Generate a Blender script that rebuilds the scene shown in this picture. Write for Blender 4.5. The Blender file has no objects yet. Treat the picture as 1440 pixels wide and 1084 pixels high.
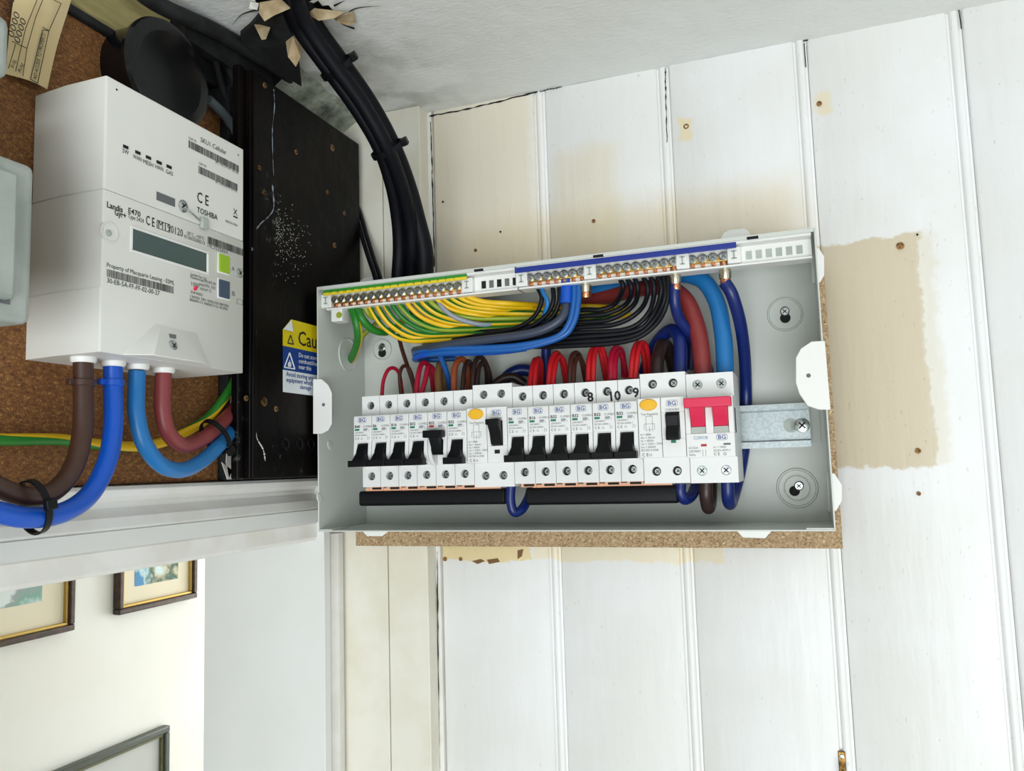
import bpy, bmesh, math, random
from mathutils import Vector, Matrix, noise
random.seed(7)
S = bpy.context.scene
COL = S.collection
H0 = 2.10                      # eye height above the floor
# ------------------------------------------------------------------ camera
AX = Vector((0.93886478, -0.06165851, -0.33871989))
AY = Vector((0.34300378, 0.0826811, 0.93568811))
AZ = Vector((-0.02968741, -0.99466681, 0.09877548))
F, IW, IH = 1143.0, 1440, 1084
cam = bpy.data.cameras.new('camera'); cam.sensor_fit = 'HORIZONTAL'; cam.sensor_width = 36
cam.lens = F / IW * 36; cam.clip_start = 0.01; cam.clip_end = 60
co = bpy.data.objects.new('camera', cam); COL.objects.link(co)
co.matrix_world = Matrix(((AX[0], -AX[1], -AX[2], 0), (AY[0], -AY[1], -AY[2], 0), (AZ[0], -AZ[1], -AZ[2], H0), (0, 0, 0, 1)))
S.camera = co
# ------------------------------------------------------------------ light
w = bpy.data.worlds.new('daylight'); S.world = w; w.use_nodes = True
bg = w.node_tree.nodes['Background']; bg.inputs[0].default_value = (0.92, 0.98, 1.0, 1); bg.inputs[1].default_value = 0.70
def area(name, loc, target, sx, sy, power, col):
    l = bpy.data.lights.new(name, 'AREA'); l.shape = 'RECTANGLE'; l.size = sx; l.size_y = sy; l.energy = power; l.color = col
    o = bpy.data.objects.new(name, l); COL.objects.link(o); o.location = loc
    o.rotation_euler = (Vector(target) - Vector(loc)).to_track_quat('-Z', 'Y').to_euler()
    return o
area('room_window_light', (0.45, -2.0, 1.25), (-0.1, 0.7, 2.2), 1.7, 1.5, 50, (0.94, 0.985, 1.0))
area('hall_window_light', (-1.05, 3.3, 1.5), (-1.5, 1.2, 1.5), 0.8, 1.3, 25, (0.96, 0.99, 1.0))
S.view_settings.view_transform = 'Standard'; S.view_settings.look = 'None'
S.view_settings.gamma = 1.0; S.view_settings.use_curve_mapping = False
S.view_settings.exposure = 0.10

# ------------------------------------------------------------------ sight lines of the survey: a photo pixel meets a real plane
def ray(px, py):
    v = Vector((px - IW / 2, py - IH / 2, F)); return Vector((v.dot(AX), v.dot(AY), v.dot(AZ)))
def PY(px, py, d):
    r = ray(px, py); r = r * (d / r[1]); return Vector((r[0], r[1], r[2] + H0))
def PX(px, py, X):
    r = ray(px, py); r = r * (X / r[0]); return Vector((r[0], r[1], r[2] + H0))
def V(x, y, z): return Vector((x, y, z + H0))

# ------------------------------------------------------------------ materials
def lin(c):
    c = c / 255; return c / 12.92 if c <= 0.04045 else ((c + 0.055) / 1.055) ** 2.4
def C(r, g, b): return (lin(r), lin(g), lin(b), 1)
MATS = {}
def mat(name, col, rough=0.5, metal=0.0, col2=None, nscale=60, bump=0.0, bscale=200, spec=None, detail=4, lo=0.4, hi=0.6, coat=0):
    if name in MATS: return MATS[name]
    m = bpy.data.materials.new(name); m.use_nodes = True; nt = m.node_tree; b = nt.nodes['Principled BSDF']
    b.inputs['Base Color'].default_value = col; b.inputs['Roughness'].default_value = rough; b.inputs['Metallic'].default_value = metal
    if spec is not None: b.inputs['Specular IOR Level'].default_value = spec
    if coat: b.inputs['Coat Weight'].default_value = coat
    geo = None
    if col2 or bump:
        geo = nt.nodes.new('ShaderNodeNewGeometry')
    if col2:
        n = nt.nodes.new('ShaderNodeTexNoise'); n.inputs['Scale'].default_value = nscale; n.inputs['Detail'].default_value = detail
        nt.links.new(geo.outputs['Position'], n.inputs['Vector'])
        r = nt.nodes.new('ShaderNodeValToRGB'); r.color_ramp.elements[0].position = lo; r.color_ramp.elements[1].position = hi
        r.color_ramp.elements[0].color = col; r.color_ramp.elements[1].color = col2
        nt.links.new(n.outputs[0], r.inputs[0]); nt.links.new(r.outputs[0], b.inputs['Base Color'])
    if bump:
        n = nt.nodes.new('ShaderNodeTexNoise'); n.inputs['Scale'].default_value = bscale; n.inputs['Detail'].default_value = 5
        nt.links.new(geo.outputs['Position'], n.inputs['Vector'])
        bp = nt.nodes.new('ShaderNodeBump'); bp.inputs['Strength'].default_value = bump; bp.inputs['Distance'].default_value = 0.002
        nt.links.new(n.outputs[0], bp.inputs['Height']); nt.links.new(bp.outputs[0], b.inputs['Normal'])
    MATS[name] = m; return m
class NT:
    def __init__(s, name, rough=0.5):
        s.m = bpy.data.materials.new(name); s.m.use_nodes = True; s.t = s.m.node_tree; s.b = s.t.nodes['Principled BSDF']
        s.b.inputs['Roughness'].default_value = rough
        s.g = s.t.nodes.new('ShaderNodeNewGeometry'); s.pos = s.g.outputs['Position']; MATS[name] = s.m
    def link(s, a, b):
        if hasattr(a, 'node'): s.t.links.new(a, b)
        else: b.default_value = a
    def math(s, op, a, b=0.0, clamp=False):
        n = s.t.nodes.new('ShaderNodeMath'); n.operation = op; n.use_clamp = clamp; s.link(a, n.inputs[0]); s.link(b, n.inputs[1]); return n.outputs[0]
    def noise(s, scale, detail=4, vec=None, rough=0.5, stretch=None):
        n = s.t.nodes.new('ShaderNodeTexNoise'); n.inputs['Scale'].default_value = scale; n.inputs['Detail'].default_value = detail; n.inputs['Roughness'].default_value = rough
        v = vec or s.pos
        if stretch:
            mp = s.t.nodes.new('ShaderNodeMapping'); mp.inputs['Scale'].default_value = stretch; s.t.links.new(v, mp.inputs['Vector']); v = mp.outputs[0]
        s.t.links.new(v, n.inputs['Vector']); return n.outputs[0]
    def ramp(s, f, stops):
        r = s.t.nodes.new('ShaderNodeValToRGB'); e = r.color_ramp.elements
        while len(e) < len(stops): e.new(0.5)
        for i, (p, c) in enumerate(stops): e[i].position = p; e[i].color = c if len(c) == 4 else (*c, 1)
        s.t.links.new(f, r.inputs[0]); return r.outputs[0]
    def mix(s, f, a, b):
        n = s.t.nodes.new('ShaderNodeMix'); n.data_type = 'RGBA'; s.link(f, n.inputs[0]); s.link(a, n.inputs[6]); s.link(b, n.inputs[7]); return n.outputs[2]
    def step(s, x, lo, hi):
        n = s.t.nodes.new('ShaderNodeMapRange'); n.interpolation_type = 'SMOOTHSTEP'; s.link(x, n.inputs[0]); n.inputs[1].default_value = lo; n.inputs[2].default_value = hi; return n.outputs[0]
    def sep(s):
        n = s.t.nodes.new('ShaderNodeSeparateXYZ'); s.t.links.new(s.pos, n.inputs[0]); return n.outputs
    def bump(s, h, strength, dist=0.002):
        n = s.t.nodes.new('ShaderNodeBump'); n.inputs['Strength'].default_value = strength; n.inputs['Distance'].default_value = dist
        s.t.links.new(h, n.inputs['Height']); s.t.links.new(n.outputs[0], s.b.inputs['Normal'])
    def color(s, c): s.link(c, s.b.inputs['Base Color'])

# painted boards: white paint with bare cream patches where older fittings were taken off
k = NT('board_paint', 0.42)
x, y, z = k.sep()
n1 = k.noise(38, 3); n2 = k.noise(150, 4)
jx = k.math('MULTIPLY_ADD', n1, 0.016); jx.node.inputs[2].default_value = -0.008
jz = k.math('MULTIPLY_ADD', n2, 0.008); jz.node.inputs[2].default_value = -0.004
xx = k.math('ADD', x, jx); xx = k.math('ADD', xx, jz); zz = k.math('ADD', z, jx); zz = k.math('SUBTRACT', zz, jz)
def rect(p, q, soft=0.0015, d=0.755):
    a = PY(*p, d); b = PY(*q, d); x0, x1 = sorted((a.x, b.x)); z0, z1 = sorted((a.z, b.z))
    m = k.math('MULTIPLY', k.step(xx, x0 - soft, x0 + soft), k.math('SUBTRACT', 1.0, k.step(xx, x1 - soft, x1 + soft)))
    m2 = k.math('MULTIPLY', k.step(zz, z0 - soft, z0 + soft), k.math('SUBTRACT', 1.0, k.step(zz, z1 - soft, z1 + soft)))
    return k.math('MULTIPLY', m, m2)
col = k.mix(k.step(k.noise(9, 3), 0.35, 0.7), C(234, 234, 232), C(240, 241, 242))
for p, q, soft, c, amt in [
        ((1150, 345), (1318, 655), 0.0015, C(214, 202, 178), 1.0),
        ((1290, 330), (1338, 655), 0.004, C(226, 219, 200), 0.6),
        ((560, 150), (757, 400), 0.012, C(226, 214, 188), 0.7),
        ((775, 215), (872, 400), 0.012, C(232, 221, 196), 0.6),
        ((640, 320), (1135, 420), 0.022, C(232, 216, 180), 0.6),
        ((1030, 330), (1140, 430), 0.003, C(226, 210, 178), 0.3),
        ((618, 700), (745, 790), 0.0015, C(236, 216, 165), 0.95),
        ((745, 700), (1016, 792), 0.0015, C(240, 230, 205), 0.95),
        ((952, 168), (975, 196), 0.002, C(240, 226, 190), 0.9),
        ((1148, 130), (1172, 158), 0.003, C(240, 228, 196), 0.8)]:
    col = k.mix(k.math('MULTIPLY', rect(p, q, soft), amt), col, c)
sp = k.step(k.noise(420, 2, stretch=(1, 1, 0.35)), 0.70, 0.76)
col = k.mix(k.math('MULTIPLY', sp, 0.25), col, C(150, 125, 90))
k.color(col); k.bump(k.noise(60, 6, stretch=(1.6, 1, 0.25)), 0.22, 0.003)
BOARD = k.m

WHITE = mat('white_gloss_paint', C(236, 235, 231), 0.35, col2=C(228, 226, 219), nscale=30, bump=0.18, bscale=45)
POST = mat('cream_gloss_paint', C(229, 226, 214), 0.4, col2=C(222, 217, 200), nscale=20, bump=0.1, bscale=60)
JAMB = mat('jamb_paint', C(228, 229, 226), 0.5, col2=C(225, 226, 222), nscale=12, bump=0.06, bscale=80)
HALL = mat('hall_paint', C(245, 245, 240), 0.7, col2=C(243, 242, 235), nscale=5, bump=0.05, bscale=150)
k = NT('ceiling_plaster', 0.85)
base = k.mix(k.step(k.noise(6, 3), 0.3, 0.7), C(238, 239, 237), C(231, 233, 231))
x, y, z = k.sep()
dirt = k.math('MULTIPLY', k.math('SUBTRACT', 1.0, k.step(x, -0.43, -0.24)), k.step(k.noise(26, 6), 0.42, 0.66)); dirt = k.math('MULTIPLY', dirt, k.step(y, 0.50, 0.60))
k.color(k.mix(k.math('MULTIPLY', dirt, 0.75), base, C(150, 158, 142))); k.bump(k.noise(190, 5, stretch=(1, 1.6, 1)), 0.35, 0.002)
CEIL = k.m
k = NT('dirty_plaster', 0.9)
c = k.ramp(k.noise(28, 8, rough=0.65), [(0.28, C(66, 68, 62)), (0.42, C(128, 134, 120)), (0.6, C(176, 180, 166)), (0.8, C(150, 126, 92))])
k.color(c); k.bump(k.noise(70, 8), 0.8, 0.006); DIRTY = k.m
k = NT('yellowed_timber', 0.6)
c = k.ramp(k.noise(30, 6, stretch=(1, 0.35, 2.5)), [(0.3, C(150, 136, 84)), (0.55, C(196, 182, 124)), (0.75, C(118, 112, 78))])
k.color(c); k.bump(k.noise(160, 5, stretch=(1, 0.2, 3)), 0.4); TIMBER = k.m
def chip(name, stops, sc, rough=0.75):
    k = NT(name, rough)
    a = k.noise(sc, 3, rough=0.75, stretch=(1, 0.55, 1.1)); b = k.noise(sc * 2.3, 2, stretch=(0.6, 1.2, 1))
    f = k.math('ADD', k.math('MULTIPLY', a, 0.6), k.math('MULTIPLY', b, 0.4))
    k.color(k.ramp(f, stops)); k.bump(f, 0.35, 0.001); return k.m
CHIP_D = chip('dark_chipboard', [(0.34, C(76, 44, 20)), (0.46, C(116, 74, 36)), (0.57, C(140, 94, 48)), (0.68, C(196, 148, 88))], 420)
CHIP_L = chip('raw_chipboard', [(0.34, C(92, 70, 48)), (0.46, C(158, 130, 96)), (0.58, C(186, 160, 124)), (0.70, C(222, 204, 170))], 420)
k = NT('tarred_timber', 0.42); k.b.inputs['Specular IOR Level'].default_value = 0.10
sc = k.noise(140, 8, rough=0.7); msk = k.step(k.noise(18, 4, stretch=(1, 1.5, 0.6)), 0.56, 0.74)
f = k.math('MULTIPLY', k.step(sc, 0.56, 0.66), msk)
c = k.mix(f, k.mix(k.step(k.noise(14, 3), 0.4, 0.7), C(6, 5, 6), C(18, 13, 12)), C(120, 122, 118))
k.color(c); k.bump(k.noise(55, 6), 0.35, 0.003); TAR = k.m
BLACKW = mat('dark_dirty_wood', C(12, 12, 14), 0.8, col2=C(40, 43, 45), nscale=40, bump=0.6, bscale=60, lo=0.45, hi=0.75)
POWDER = mat('white_powder_coat', C(208, 212, 206), 0.32, bump=0.05, bscale=900)
PLAST = mat('white_plastic', C(236, 236, 233), 0.38)
PLAST2 = mat('breaker_plastic', C(232, 233, 232), 0.42)
METERP = mat('meter_plastic', C(228, 228, 222), 0.45, col2=C(224, 224, 217), nscale=10)
GREYP = mat('grey_plastic', C(176, 184, 178), 0.5, col2=C(160, 169, 163), nscale=35, bump=0.1, bscale=90)
BLACKP = mat('black_plastic', C(13, 14, 17), 0.4, spec=0.2)
BLACKR = mat('black_cable_sheath', C(11, 12, 18), 0.5, spec=0.15, bump=0.06, bscale=60)
BAKE = mat('black_bakelite', C(10, 11, 15), 0.22, spec=0.4)
INK = mat('black_ink', C(28, 28, 30), 0.7)
INKG = mat('grey_ink', C(105, 106, 108), 0.7)
INKB = mat('blue_ink', C(25, 62, 140), 0.6)
INKC = mat('pale_blue_ink', C(70, 130, 170), 0.6)
PENB = mat('marker_ink', C(12, 12, 14), 0.5)
ZINC = mat('zinc_plate', C(200, 205, 205), 0.28, 1.0, col2=C(160, 168, 170), nscale=400)
GALV = mat('galvanised_steel', C(166, 173, 174), 0.36, 0.85, col2=C(150, 159, 161), nscale=420)
DARK = mat('dark_recess', C(14, 14, 15), 0.8)
BRASS = mat('brass', C(206, 172, 104), 0.3, 1.0)
COPPER = mat('copper', C(214, 128, 84), 0.32, 1.0, col2=C(240, 170, 130), nscale=600)
TIN = mat('tinned_ferrule', C(206, 198, 178), 0.25, 1.0)
PEACH = mat('peach_busbar_comb', C(232, 176, 142), 0.45)
GREEN = mat('green_insulation', C(34, 120, 34), 0.4)
YELL = mat('yellow_insulation', C(236, 190, 16), 0.4)
LIME = mat('lime_insulation', C(150, 168, 40), 0.4)
GREYI = mat('grey_sleeve', C(142, 150, 164), 0.4)
DGREY = mat('dark_grey_insulation', C(56, 64, 82), 0.4)
BLKI = mat('black_insulation', C(16, 18, 24), 0.4, spec=0.2)
BLUE = mat('blue_insulation', C(24, 92, 168), 0.36)
SKY = mat('light_blue_insulation', C(26, 112, 178), 0.38)
ROYAL = mat('royal_blue_sheath', C(8, 82, 190), 0.33)
NAVY = mat('navy_insulation', C(12, 34, 102), 0.34)
RED = mat('red_insulation', C(196, 26, 36), 0.36)
CRIM = mat('crimson_insulation', C(176, 18, 52), 0.36)
BROWN = mat('brown_insulation', C(74, 40, 32), 0.4)
DBROWN = mat('dark_brown_insulation', C(48, 30, 28), 0.4)
ORBR = mat('orange_brown_insulation', C(150, 72, 40), 0.4)
TAN = mat('tan_insulation', C(118, 84, 48), 0.4)
MAROON = mat('maroon_sheath', C(136, 58, 60), 0.42)
REDBR = mat('red_brown_sheath', C(132, 46, 44), 0.42, bump=0.1, bscale=120)
MBROWN = mat('brown_sheath', C(66, 40, 30), 0.42)
PINK = mat('red_switch_plastic', C(222, 44, 84), 0.35)
YBTN = mat('yellow_button', C(240, 184, 40), 0.4)
GIND = mat('green_indicator', C(24, 120, 90), 0.5)
RIND = mat('red_indicator', C(176, 34, 40), 0.5)
BSTRIP = mat('blue_strip', C(22, 48, 140), 0.45)
GSTRIP = mat('green_strip', C(44, 140, 40), 0.5)
YSTRIP = mat('yellow_strip', C(232, 206, 44), 0.5)
MANILA = mat('manila_paper', C(226, 206, 158), 0.8, col2=C(220, 198, 148), nscale=20)
LCD = mat('lcd_glass', C(58, 80, 76), 0.12)
GBTN = mat('lime_button', C(150, 186, 22), 0.4)
BBTN = mat('slate_button', C(58, 76, 98), 0.4)
PAPERT = mat('torn_lining_paper', C(190, 172, 138), 0.85, col2=C(160, 138, 104), nscale=60, bump=0.3, bscale=90)
PLFLK = mat('plaster_flake', C(214, 212, 204), 0.9, bump=0.4, bscale=120)
RUST = mat('rusty_steel', C(110, 78, 50), 0.6, 0.6, col2=C(170, 130, 80), nscale=500)
BRASSH = mat('aged_brass', C(150, 116, 60), 0.4, 0.9, col2=C(80, 58, 34), nscale=300)
WARNY = mat('label_yellow', C(226, 204, 24), 0.4)
WARNB = mat('label_blue', C(22, 62, 140), 0.4)
WARNW = mat('label_white', C(226, 232, 236), 0.4)
FRAMEW = mat('dark_frame_wood', C(74, 48, 30), 0.4, col2=C(48, 34, 24), nscale=80)
GOLD = mat('gilt_frame', C(190, 160, 88), 0.35, 0.7)
MOUNT = mat('cream_mount', C(240, 230, 206), 0.8)
MOUNTG = mat('pale_grey_mount', C(206, 208, 206), 0.8)
FLOORM = mat('carpet', C(150, 138, 120), 0.95, col2=C(130, 118, 102), nscale=300)
k = NT('watercolour_green', 0.6)
k.color(k.ramp(k.noise(14, 5), [(0.35, C(206, 226, 226)), (0.45, C(128, 176, 160)), (0.56, C(160, 170, 172)), (0.62, C(226, 236, 236))])); ART1 = k.m
k = NT('watercolour_blue', 0.6)
k.color(k.ramp(k.noise(17, 4), [(0.36, C(70, 140, 190)), (0.44, C(196, 226, 232)), (0.53, C(44, 92, 74)), (0.6, C(200, 190, 160)), (0.68, C(210, 232, 236))])); ART2 = k.m
k = NT('watercolour_sea', 0.6)
k.color(k.ramp(k.noise(20, 5, stretch=(1, 1, 3)), [(0.35, C(30, 110, 140)), (0.5, C(90, 180, 200)), (0.65, C(170, 214, 224))])); ART3 = k.m

# ------------------------------------------------------------------ mesh helpers
class MB:
    def __init__(s): s.v = []; s.f = []; s.m = []
    def add(s, vs, fs, m=0):
        o = len(s.v); s.v += [Vector(a) for a in vs]; s.f += [tuple(o + i for i in f) for f in fs]
        s.m += (m if isinstance(m, list) else [m] * len(fs)); return s
    def box(s, a, b, m=0):
        x0, x1 = sorted((a[0], b[0])); y0, y1 = sorted((a[1], b[1])); z0, z1 = sorted((a[2], b[2]))
        return s.add([(x0, y0, z0), (x1, y0, z0), (x1, y1, z0), (x0, y1, z0), (x0, y0, z1), (x1, y0, z1), (x1, y1, z1), (x0, y1, z1)],
                     [(0, 3, 2, 1), (4, 5, 6, 7), (0, 1, 5, 4), (1, 2, 6, 5), (2, 3, 7, 6), (3, 0, 4, 7)], m)
    def prism(s, poly, axis, lo, hi, m=0):
        n = len(poly)
        def pt(p, t): return {'x': (t, p[0], p[1]), 'y': (p[0], t, p[1]), 'z': (p[0], p[1], t)}[axis]
        vs = [pt(p, lo) for p in poly] + [pt(p, hi) for p in poly]
        fs = [tuple(range(n))[::-1], tuple(range(n, 2 * n))] + [(i, (i + 1) % n, n + (i + 1) % n, n + i) for i in range(n)]
        return s.add(vs, fs, m)
    def hull_quad(s, lo4, hi4, m=0):        # two quads joined: any six-sided block
        return s.add(list(lo4) + list(hi4), [(0, 3, 2, 1), (4, 5, 6, 7), (0, 1, 5, 4), (1, 2, 6, 5), (2, 3, 7, 6), (3, 0, 4, 7)], m)
    def cyl(s, c, d, r, h, seg=20, r2=None, m=0):
        c = Vector(c); d = Vector(d).normalized(); u = d.orthogonal().normalized(); w_ = d.cross(u); r2 = r if r2 is None else r2
        vs = []
        for rr, t in ((r, 0), (r2, h)):
            for i in range(seg):
                a = 2 * math.pi * i / seg; vs.append(c + d * t + (u * math.cos(a) + w_ * math.sin(a)) * rr)
        fs = [tuple(range(seg))[::-1], tuple(range(seg, 2 * seg))] + [(i, (i + 1) % seg, seg + (i + 1) % seg, seg + i) for i in range(seg)]
        return s.add(vs, fs, m)
    def lathe(s, c, d, prof, seg=28, m=0, sy=1.0):     # prof: (radius, height)
        c = Vector(c); d = Vector(d).normalized(); u = d.orthogonal().normalized(); w_ = d.cross(u); n = len(prof); vs = []; fs = []
        for r, t in prof:
            for i in range(seg):
                a = 2 * math.pi * i / seg; vs.append(c + d * t + (u * math.cos(a) + w_ * math.sin(a) * sy) * r)
        for j in range(n - 1):
            for i in range(seg): fs.append((j * seg + i, j * seg + (i + 1) % seg, (j + 1) * seg + (i + 1) % seg, (j + 1) * seg + i))
        fs += [tuple(range(seg))[::-1], tuple(range((n - 1) * seg, n * seg))]
        return s.add(vs, fs, m)
    def tube(s, pts, r, seg=10, m=0, stripe=None, twist=0.0, phase=0.0, sub=6, ends=True, sfrac=0.42):
        P = smooth(pts, sub); n = len(P); t0 = (P[1] - P[0]).normalized(); u = Vector((0, -1, 0.15)); u = (u - t0 * u.dot(t0)).normalized(); vs = []; fs = []; ms = []
        for i, p in enumerate(P):
            t = (P[min(i + 1, n - 1)] - P[max(i - 1, 0)]).normalized(); u = (u - t * u.dot(t)).normalized(); w_ = t.cross(u)
            rr = r(i / (n - 1)) if callable(r) else r
            for q in range(seg):
                a = 2 * math.pi * q / seg + phase + twist * i / n; vs.append(p + (u * math.cos(a) + w_ * math.sin(a)) * rr)
        for i in range(n - 1):
            for q in range(seg):
                fs.append((i * seg + q, i * seg + (q + 1) % seg, (i + 1) * seg + (q + 1) % seg, (i + 1) * seg + q))
                ms.append(stripe if (stripe is not None and q < seg * sfrac) else m)
        if ends:
            fs += [tuple(range(seg))[::-1], tuple(range((n - 1) * seg, n * seg))]; ms += [m, m]
        return s.add(vs, fs, ms)
    def holed(s, x0, x1, z0, z1, y, cx, cz, r, depth, seg=24, m=0, md=1):   # front face (towards -Y) with a round hole
        vs = []; fs = []; ms = []
        for i in range(seg):
            a = 2 * math.pi * i / seg; c_, s_ = math.cos(a), math.sin(a)
            tx = ((x1 if c_ > 0 else x0) - cx) / c_ if abs(c_) > 1e-6 else 1e9
            tz = ((z1 if s_ > 0 else z0) - cz) / s_ if abs(s_) > 1e-6 else 1e9
            t = min(tx, tz); vs += [(cx + c_ * t, y, cz + s_ * t), (cx + c_ * r, y, cz + s_ * r), (cx + c_ * r, y + depth, cz + s_ * r)]
        for i in range(seg):
            j = (i + 1) % seg; fs += [(3 * i, 3 * j, 3 * j + 1, 3 * i + 1), (3 * i + 1, 3 * j + 1, 3 * j + 2, 3 * i + 2)]; ms += [m, m]
        fs.append(tuple(3 * i + 2 for i in range(seg))); ms.append(md)
        o = len(s.v); s.add(vs, fs, ms)
        for X_ in (x0, x1):                       # corner fillers
            for Z_ in (z0, z1):
                a = math.atan2(Z_ - cz, X_ - cx) % (2 * math.pi); i = int(a / (2 * math.pi) * seg) % seg; j = (i + 1) % seg
                s.add([(X_, y, Z_), vs[3 * i], vs[3 * j]], [(0, 1, 2)], m)
        return s
    def build(s, name, mats, parent=None, bevel=0.0, seg=2, angle=35, flat=False, origin=None, recalc=True):
        me = bpy.data.meshes.new(name); og = Vector((0, 0, 0))
        if parent is not None: og = wloc(parent)
        elif origin is not None: og = Vector(origin)
        elif s.v:
            xs = [v.x for v in s.v]; ys = [v.y for v in s.v]; zs = [v.z for v in s.v]
            og = Vector(((min(xs) + max(xs)) / 2, (min(ys) + max(ys)) / 2, min(zs)))
        me.from_pydata([tuple(v - og) for v in s.v], [], s.f)
        if not isinstance(mats, (list, tuple)): mats = [mats]
        for m_ in mats: me.materials.append(m_)
        me.polygons.foreach_set('material_index', s.m)
        if recalc:
            bm = bmesh.new(); bm.from_mesh(me); bmesh.ops.recalc_face_normals(bm, faces=bm.faces); bm.to_mesh(me); bm.free()
        if not flat:
            me.polygons.foreach_set('use_smooth', [True] * len(me.polygons)); me.set_sharp_from_angle(angle=math.radians(angle))
        o = bpy.data.objects.new(name, me); COL.objects.link(o)
        if parent is not None: o.parent = parent; WL[o.name] = wloc(parent)
        else: o.location = og; WL[o.name] = og
        if bevel:
            b = o.modifiers.new('bevel', 'BEVEL'); b.width = bevel; b.segments = seg; b.limit_method = 'ANGLE'; b.angle_limit = math.radians(40)
        return o
WL = {}
def wloc(o): return WL[o.name]
def smooth(pts, sub=6):
    pts = [Vector(p) for p in pts]
    if len(pts) < 3 or sub < 2: return pts
    E = [pts[0] * 2 - pts[1]] + pts + [pts[-1] * 2 - pts[-2]]; out = []
    for i in range(1, len(E) - 2):
        p0, p1, p2, p3 = E[i - 1:i + 3]
        for j in range(sub):
            t = j / sub; out.append(0.5 * ((2 * p1) + (p2 - p0) * t + (2 * p0 - 5 * p1 + 4 * p2 - p3) * t * t + (3 * p1 - p0 - 3 * p2 + p3) * t ** 3))
    out.append(pts[-1]); return out
def tag(o, label, cat, group=None):
    o['label'] = label; o['category'] = cat
    if group: o['group'] = group
    return o
def thing(name, loc, label, cat, group=None):
    o = bpy.data.objects.new(name, None); COL.objects.link(o); o.location = loc; o.empty_display_size = 0.02; WL[o.name] = Vector(loc)
    return tag(o, label, cat, group)
def struct(o): o['kind'] = 'structure'; return o
TXT = {}
RX = Matrix(((0, 0, 1), (1, 0, 0), (0, 1, 0)))          # reads along +Y, faces +X
RY = Matrix(((1, 0, 0), (0, 0, -1), (0, 1, 0)))         # reads along +X, faces -Y
def text(s, size, m, parent, pos, R, width=None, align='LEFT', roll=0.0, name='printed_text', rel=False, bold=0.0):
    key = (s, align, bold, m.name)
    if key not in TXT:
        cu = bpy.data.curves.new('t', 'FONT'); cu.body = s; cu.size = 1.0; cu.align_x = align; cu.resolution_u = 2; cu.offset = bold; cu.space_line = 0.9
        o = bpy.data.objects.new('t', cu); COL.objects.link(o); bpy.context.view_layer.update()
        me = bpy.data.meshes.new_from_object(o.evaluated_get(bpy.context.evaluated_depsgraph_get())); me.name = name
        bpy.data.objects.remove(o); bpy.data.curves.remove(cu); me.materials.clear(); me.materials.append(m)
        xs = [v.co.x for v in me.vertices] or [0, 1]; TXT[key] = (me, max(xs) - min(xs))
    me, wd = TXT[key]
    o = bpy.data.objects.new(name, me); COL.objects.link(o); o.parent = parent
    sx = size if width is None else width / wd
    L = Vector(pos) if rel else Vector(pos) - wloc(parent)
    o.matrix_local = Matrix.Translation(L) @ (R @ Matrix.Rotation(roll, 3, 'Z')).to_4x4() @ Matrix.Diagonal((sx, size, 1, 1))
    WL[o.name] = L; return o
def copytree(o, parent=None):
    c = o.copy(); COL.objects.link(c); c.parent = parent
    for ch in o.children: copytree(ch, c)
    return c

# ------------------------------------------------------------------ the room
XW = -0.475        # face of the left wall
YW = 0.755         # face of the boarded wall
ZC = 0.377         # ceiling
# boarded back wall: a backing with one object per tongue-and-groove board
wb = struct(MB().box(V(-0.62, YW + 0.012, -H0), V(2.4, YW + 0.10, ZC)).build('wall_back', WHITE))
PITCH = 0.1247; G0 = -0.3600
def board_profile(wd):
    y0 = YW; p = [(0.0002, y0 + 0.011), (0.0002, y0 + 0.0018), (0.0020, y0)]
    p += [(wd - 0.0125, y0), (wd - 0.0112, y0 + 0.0026), (wd - 0.0098, y0 + 0.0026)]
    for i in range(7):
        a = math.pi * i / 6; p.append((wd - 0.0060 - 0.0036 * math.cos(a), y0 + 0.0018 - 0.0026 * math.sin(a)))
    p += [(wd - 0.0022, y0 + 0.0026), (wd - 0.0002, y0 + 0.0028), (wd - 0.0002, y0 + 0.011)]
    return p
bmesh0 = None
for i in range(12):
    x0 = G0 + PITCH * i + 0.006
    mb = MB(); jog = 0.0006 * math.sin(i * 2.7)
    mb.prism([(x0 + a, b + jog) for a, b in board_profile(PITCH)], 'z', -0.001, H0 + ZC)
    mb.build('board', BOARD, wb, angle=50)
mb = MB(); mb.prism([(-0.3625, YW + 0.011), (-0.3625, YW + 0.001), (-0.3555, YW - 0.0005), (-0.3545, YW + 0.011)], 'z', 0, H0 + ZC); mb.build('bead_strip', WHITE, wb, angle=30)
# small holes and pips left in the boards
def wallhole(px, py, r):
    p = PY(px, py, YW); mb = MB(); mb.lathe((p.x, YW + 0.0005, p.z), (0, -1, 0), [(r, 0), (r * 1.1, 0.0012), (r * 0.62, 0.0015), (r * 0.5, 0.0009)], 10); mb.build('screw_hole', RUST if r > 0.0014 else DARK, wb, angle=30)
for q in [(965, 178, .0024), (1152, 146, .0022), (1266, 346, .0030), (1291, 634, .0022), (1292, 694, .0016), (648, 786, .0018), (626, 786, .0020), (669, 352, .0016), (835, 311, .0018), (704, 326, .0010), (623, 284, .0010), (1290, 330, .0008)]: wallhole(*q)
# exposed timber scars below the consumer unit
for pts in [[(664, 789), (676, 786), (682, 789), (672, 793)], [(685, 787), (700, 785), (703, 790), (688, 793)], [(728, 774), (736, 772), (734, 782), (728, 786)]]:
    mb = MB(); mb.prism([(PY(a, b, YW).x, PY(a, b, YW).z) for a, b in pts], 'y', YW - 0.0006, YW + 0.001); mb.build('bare_timber_scar', TAN, wb)
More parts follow.
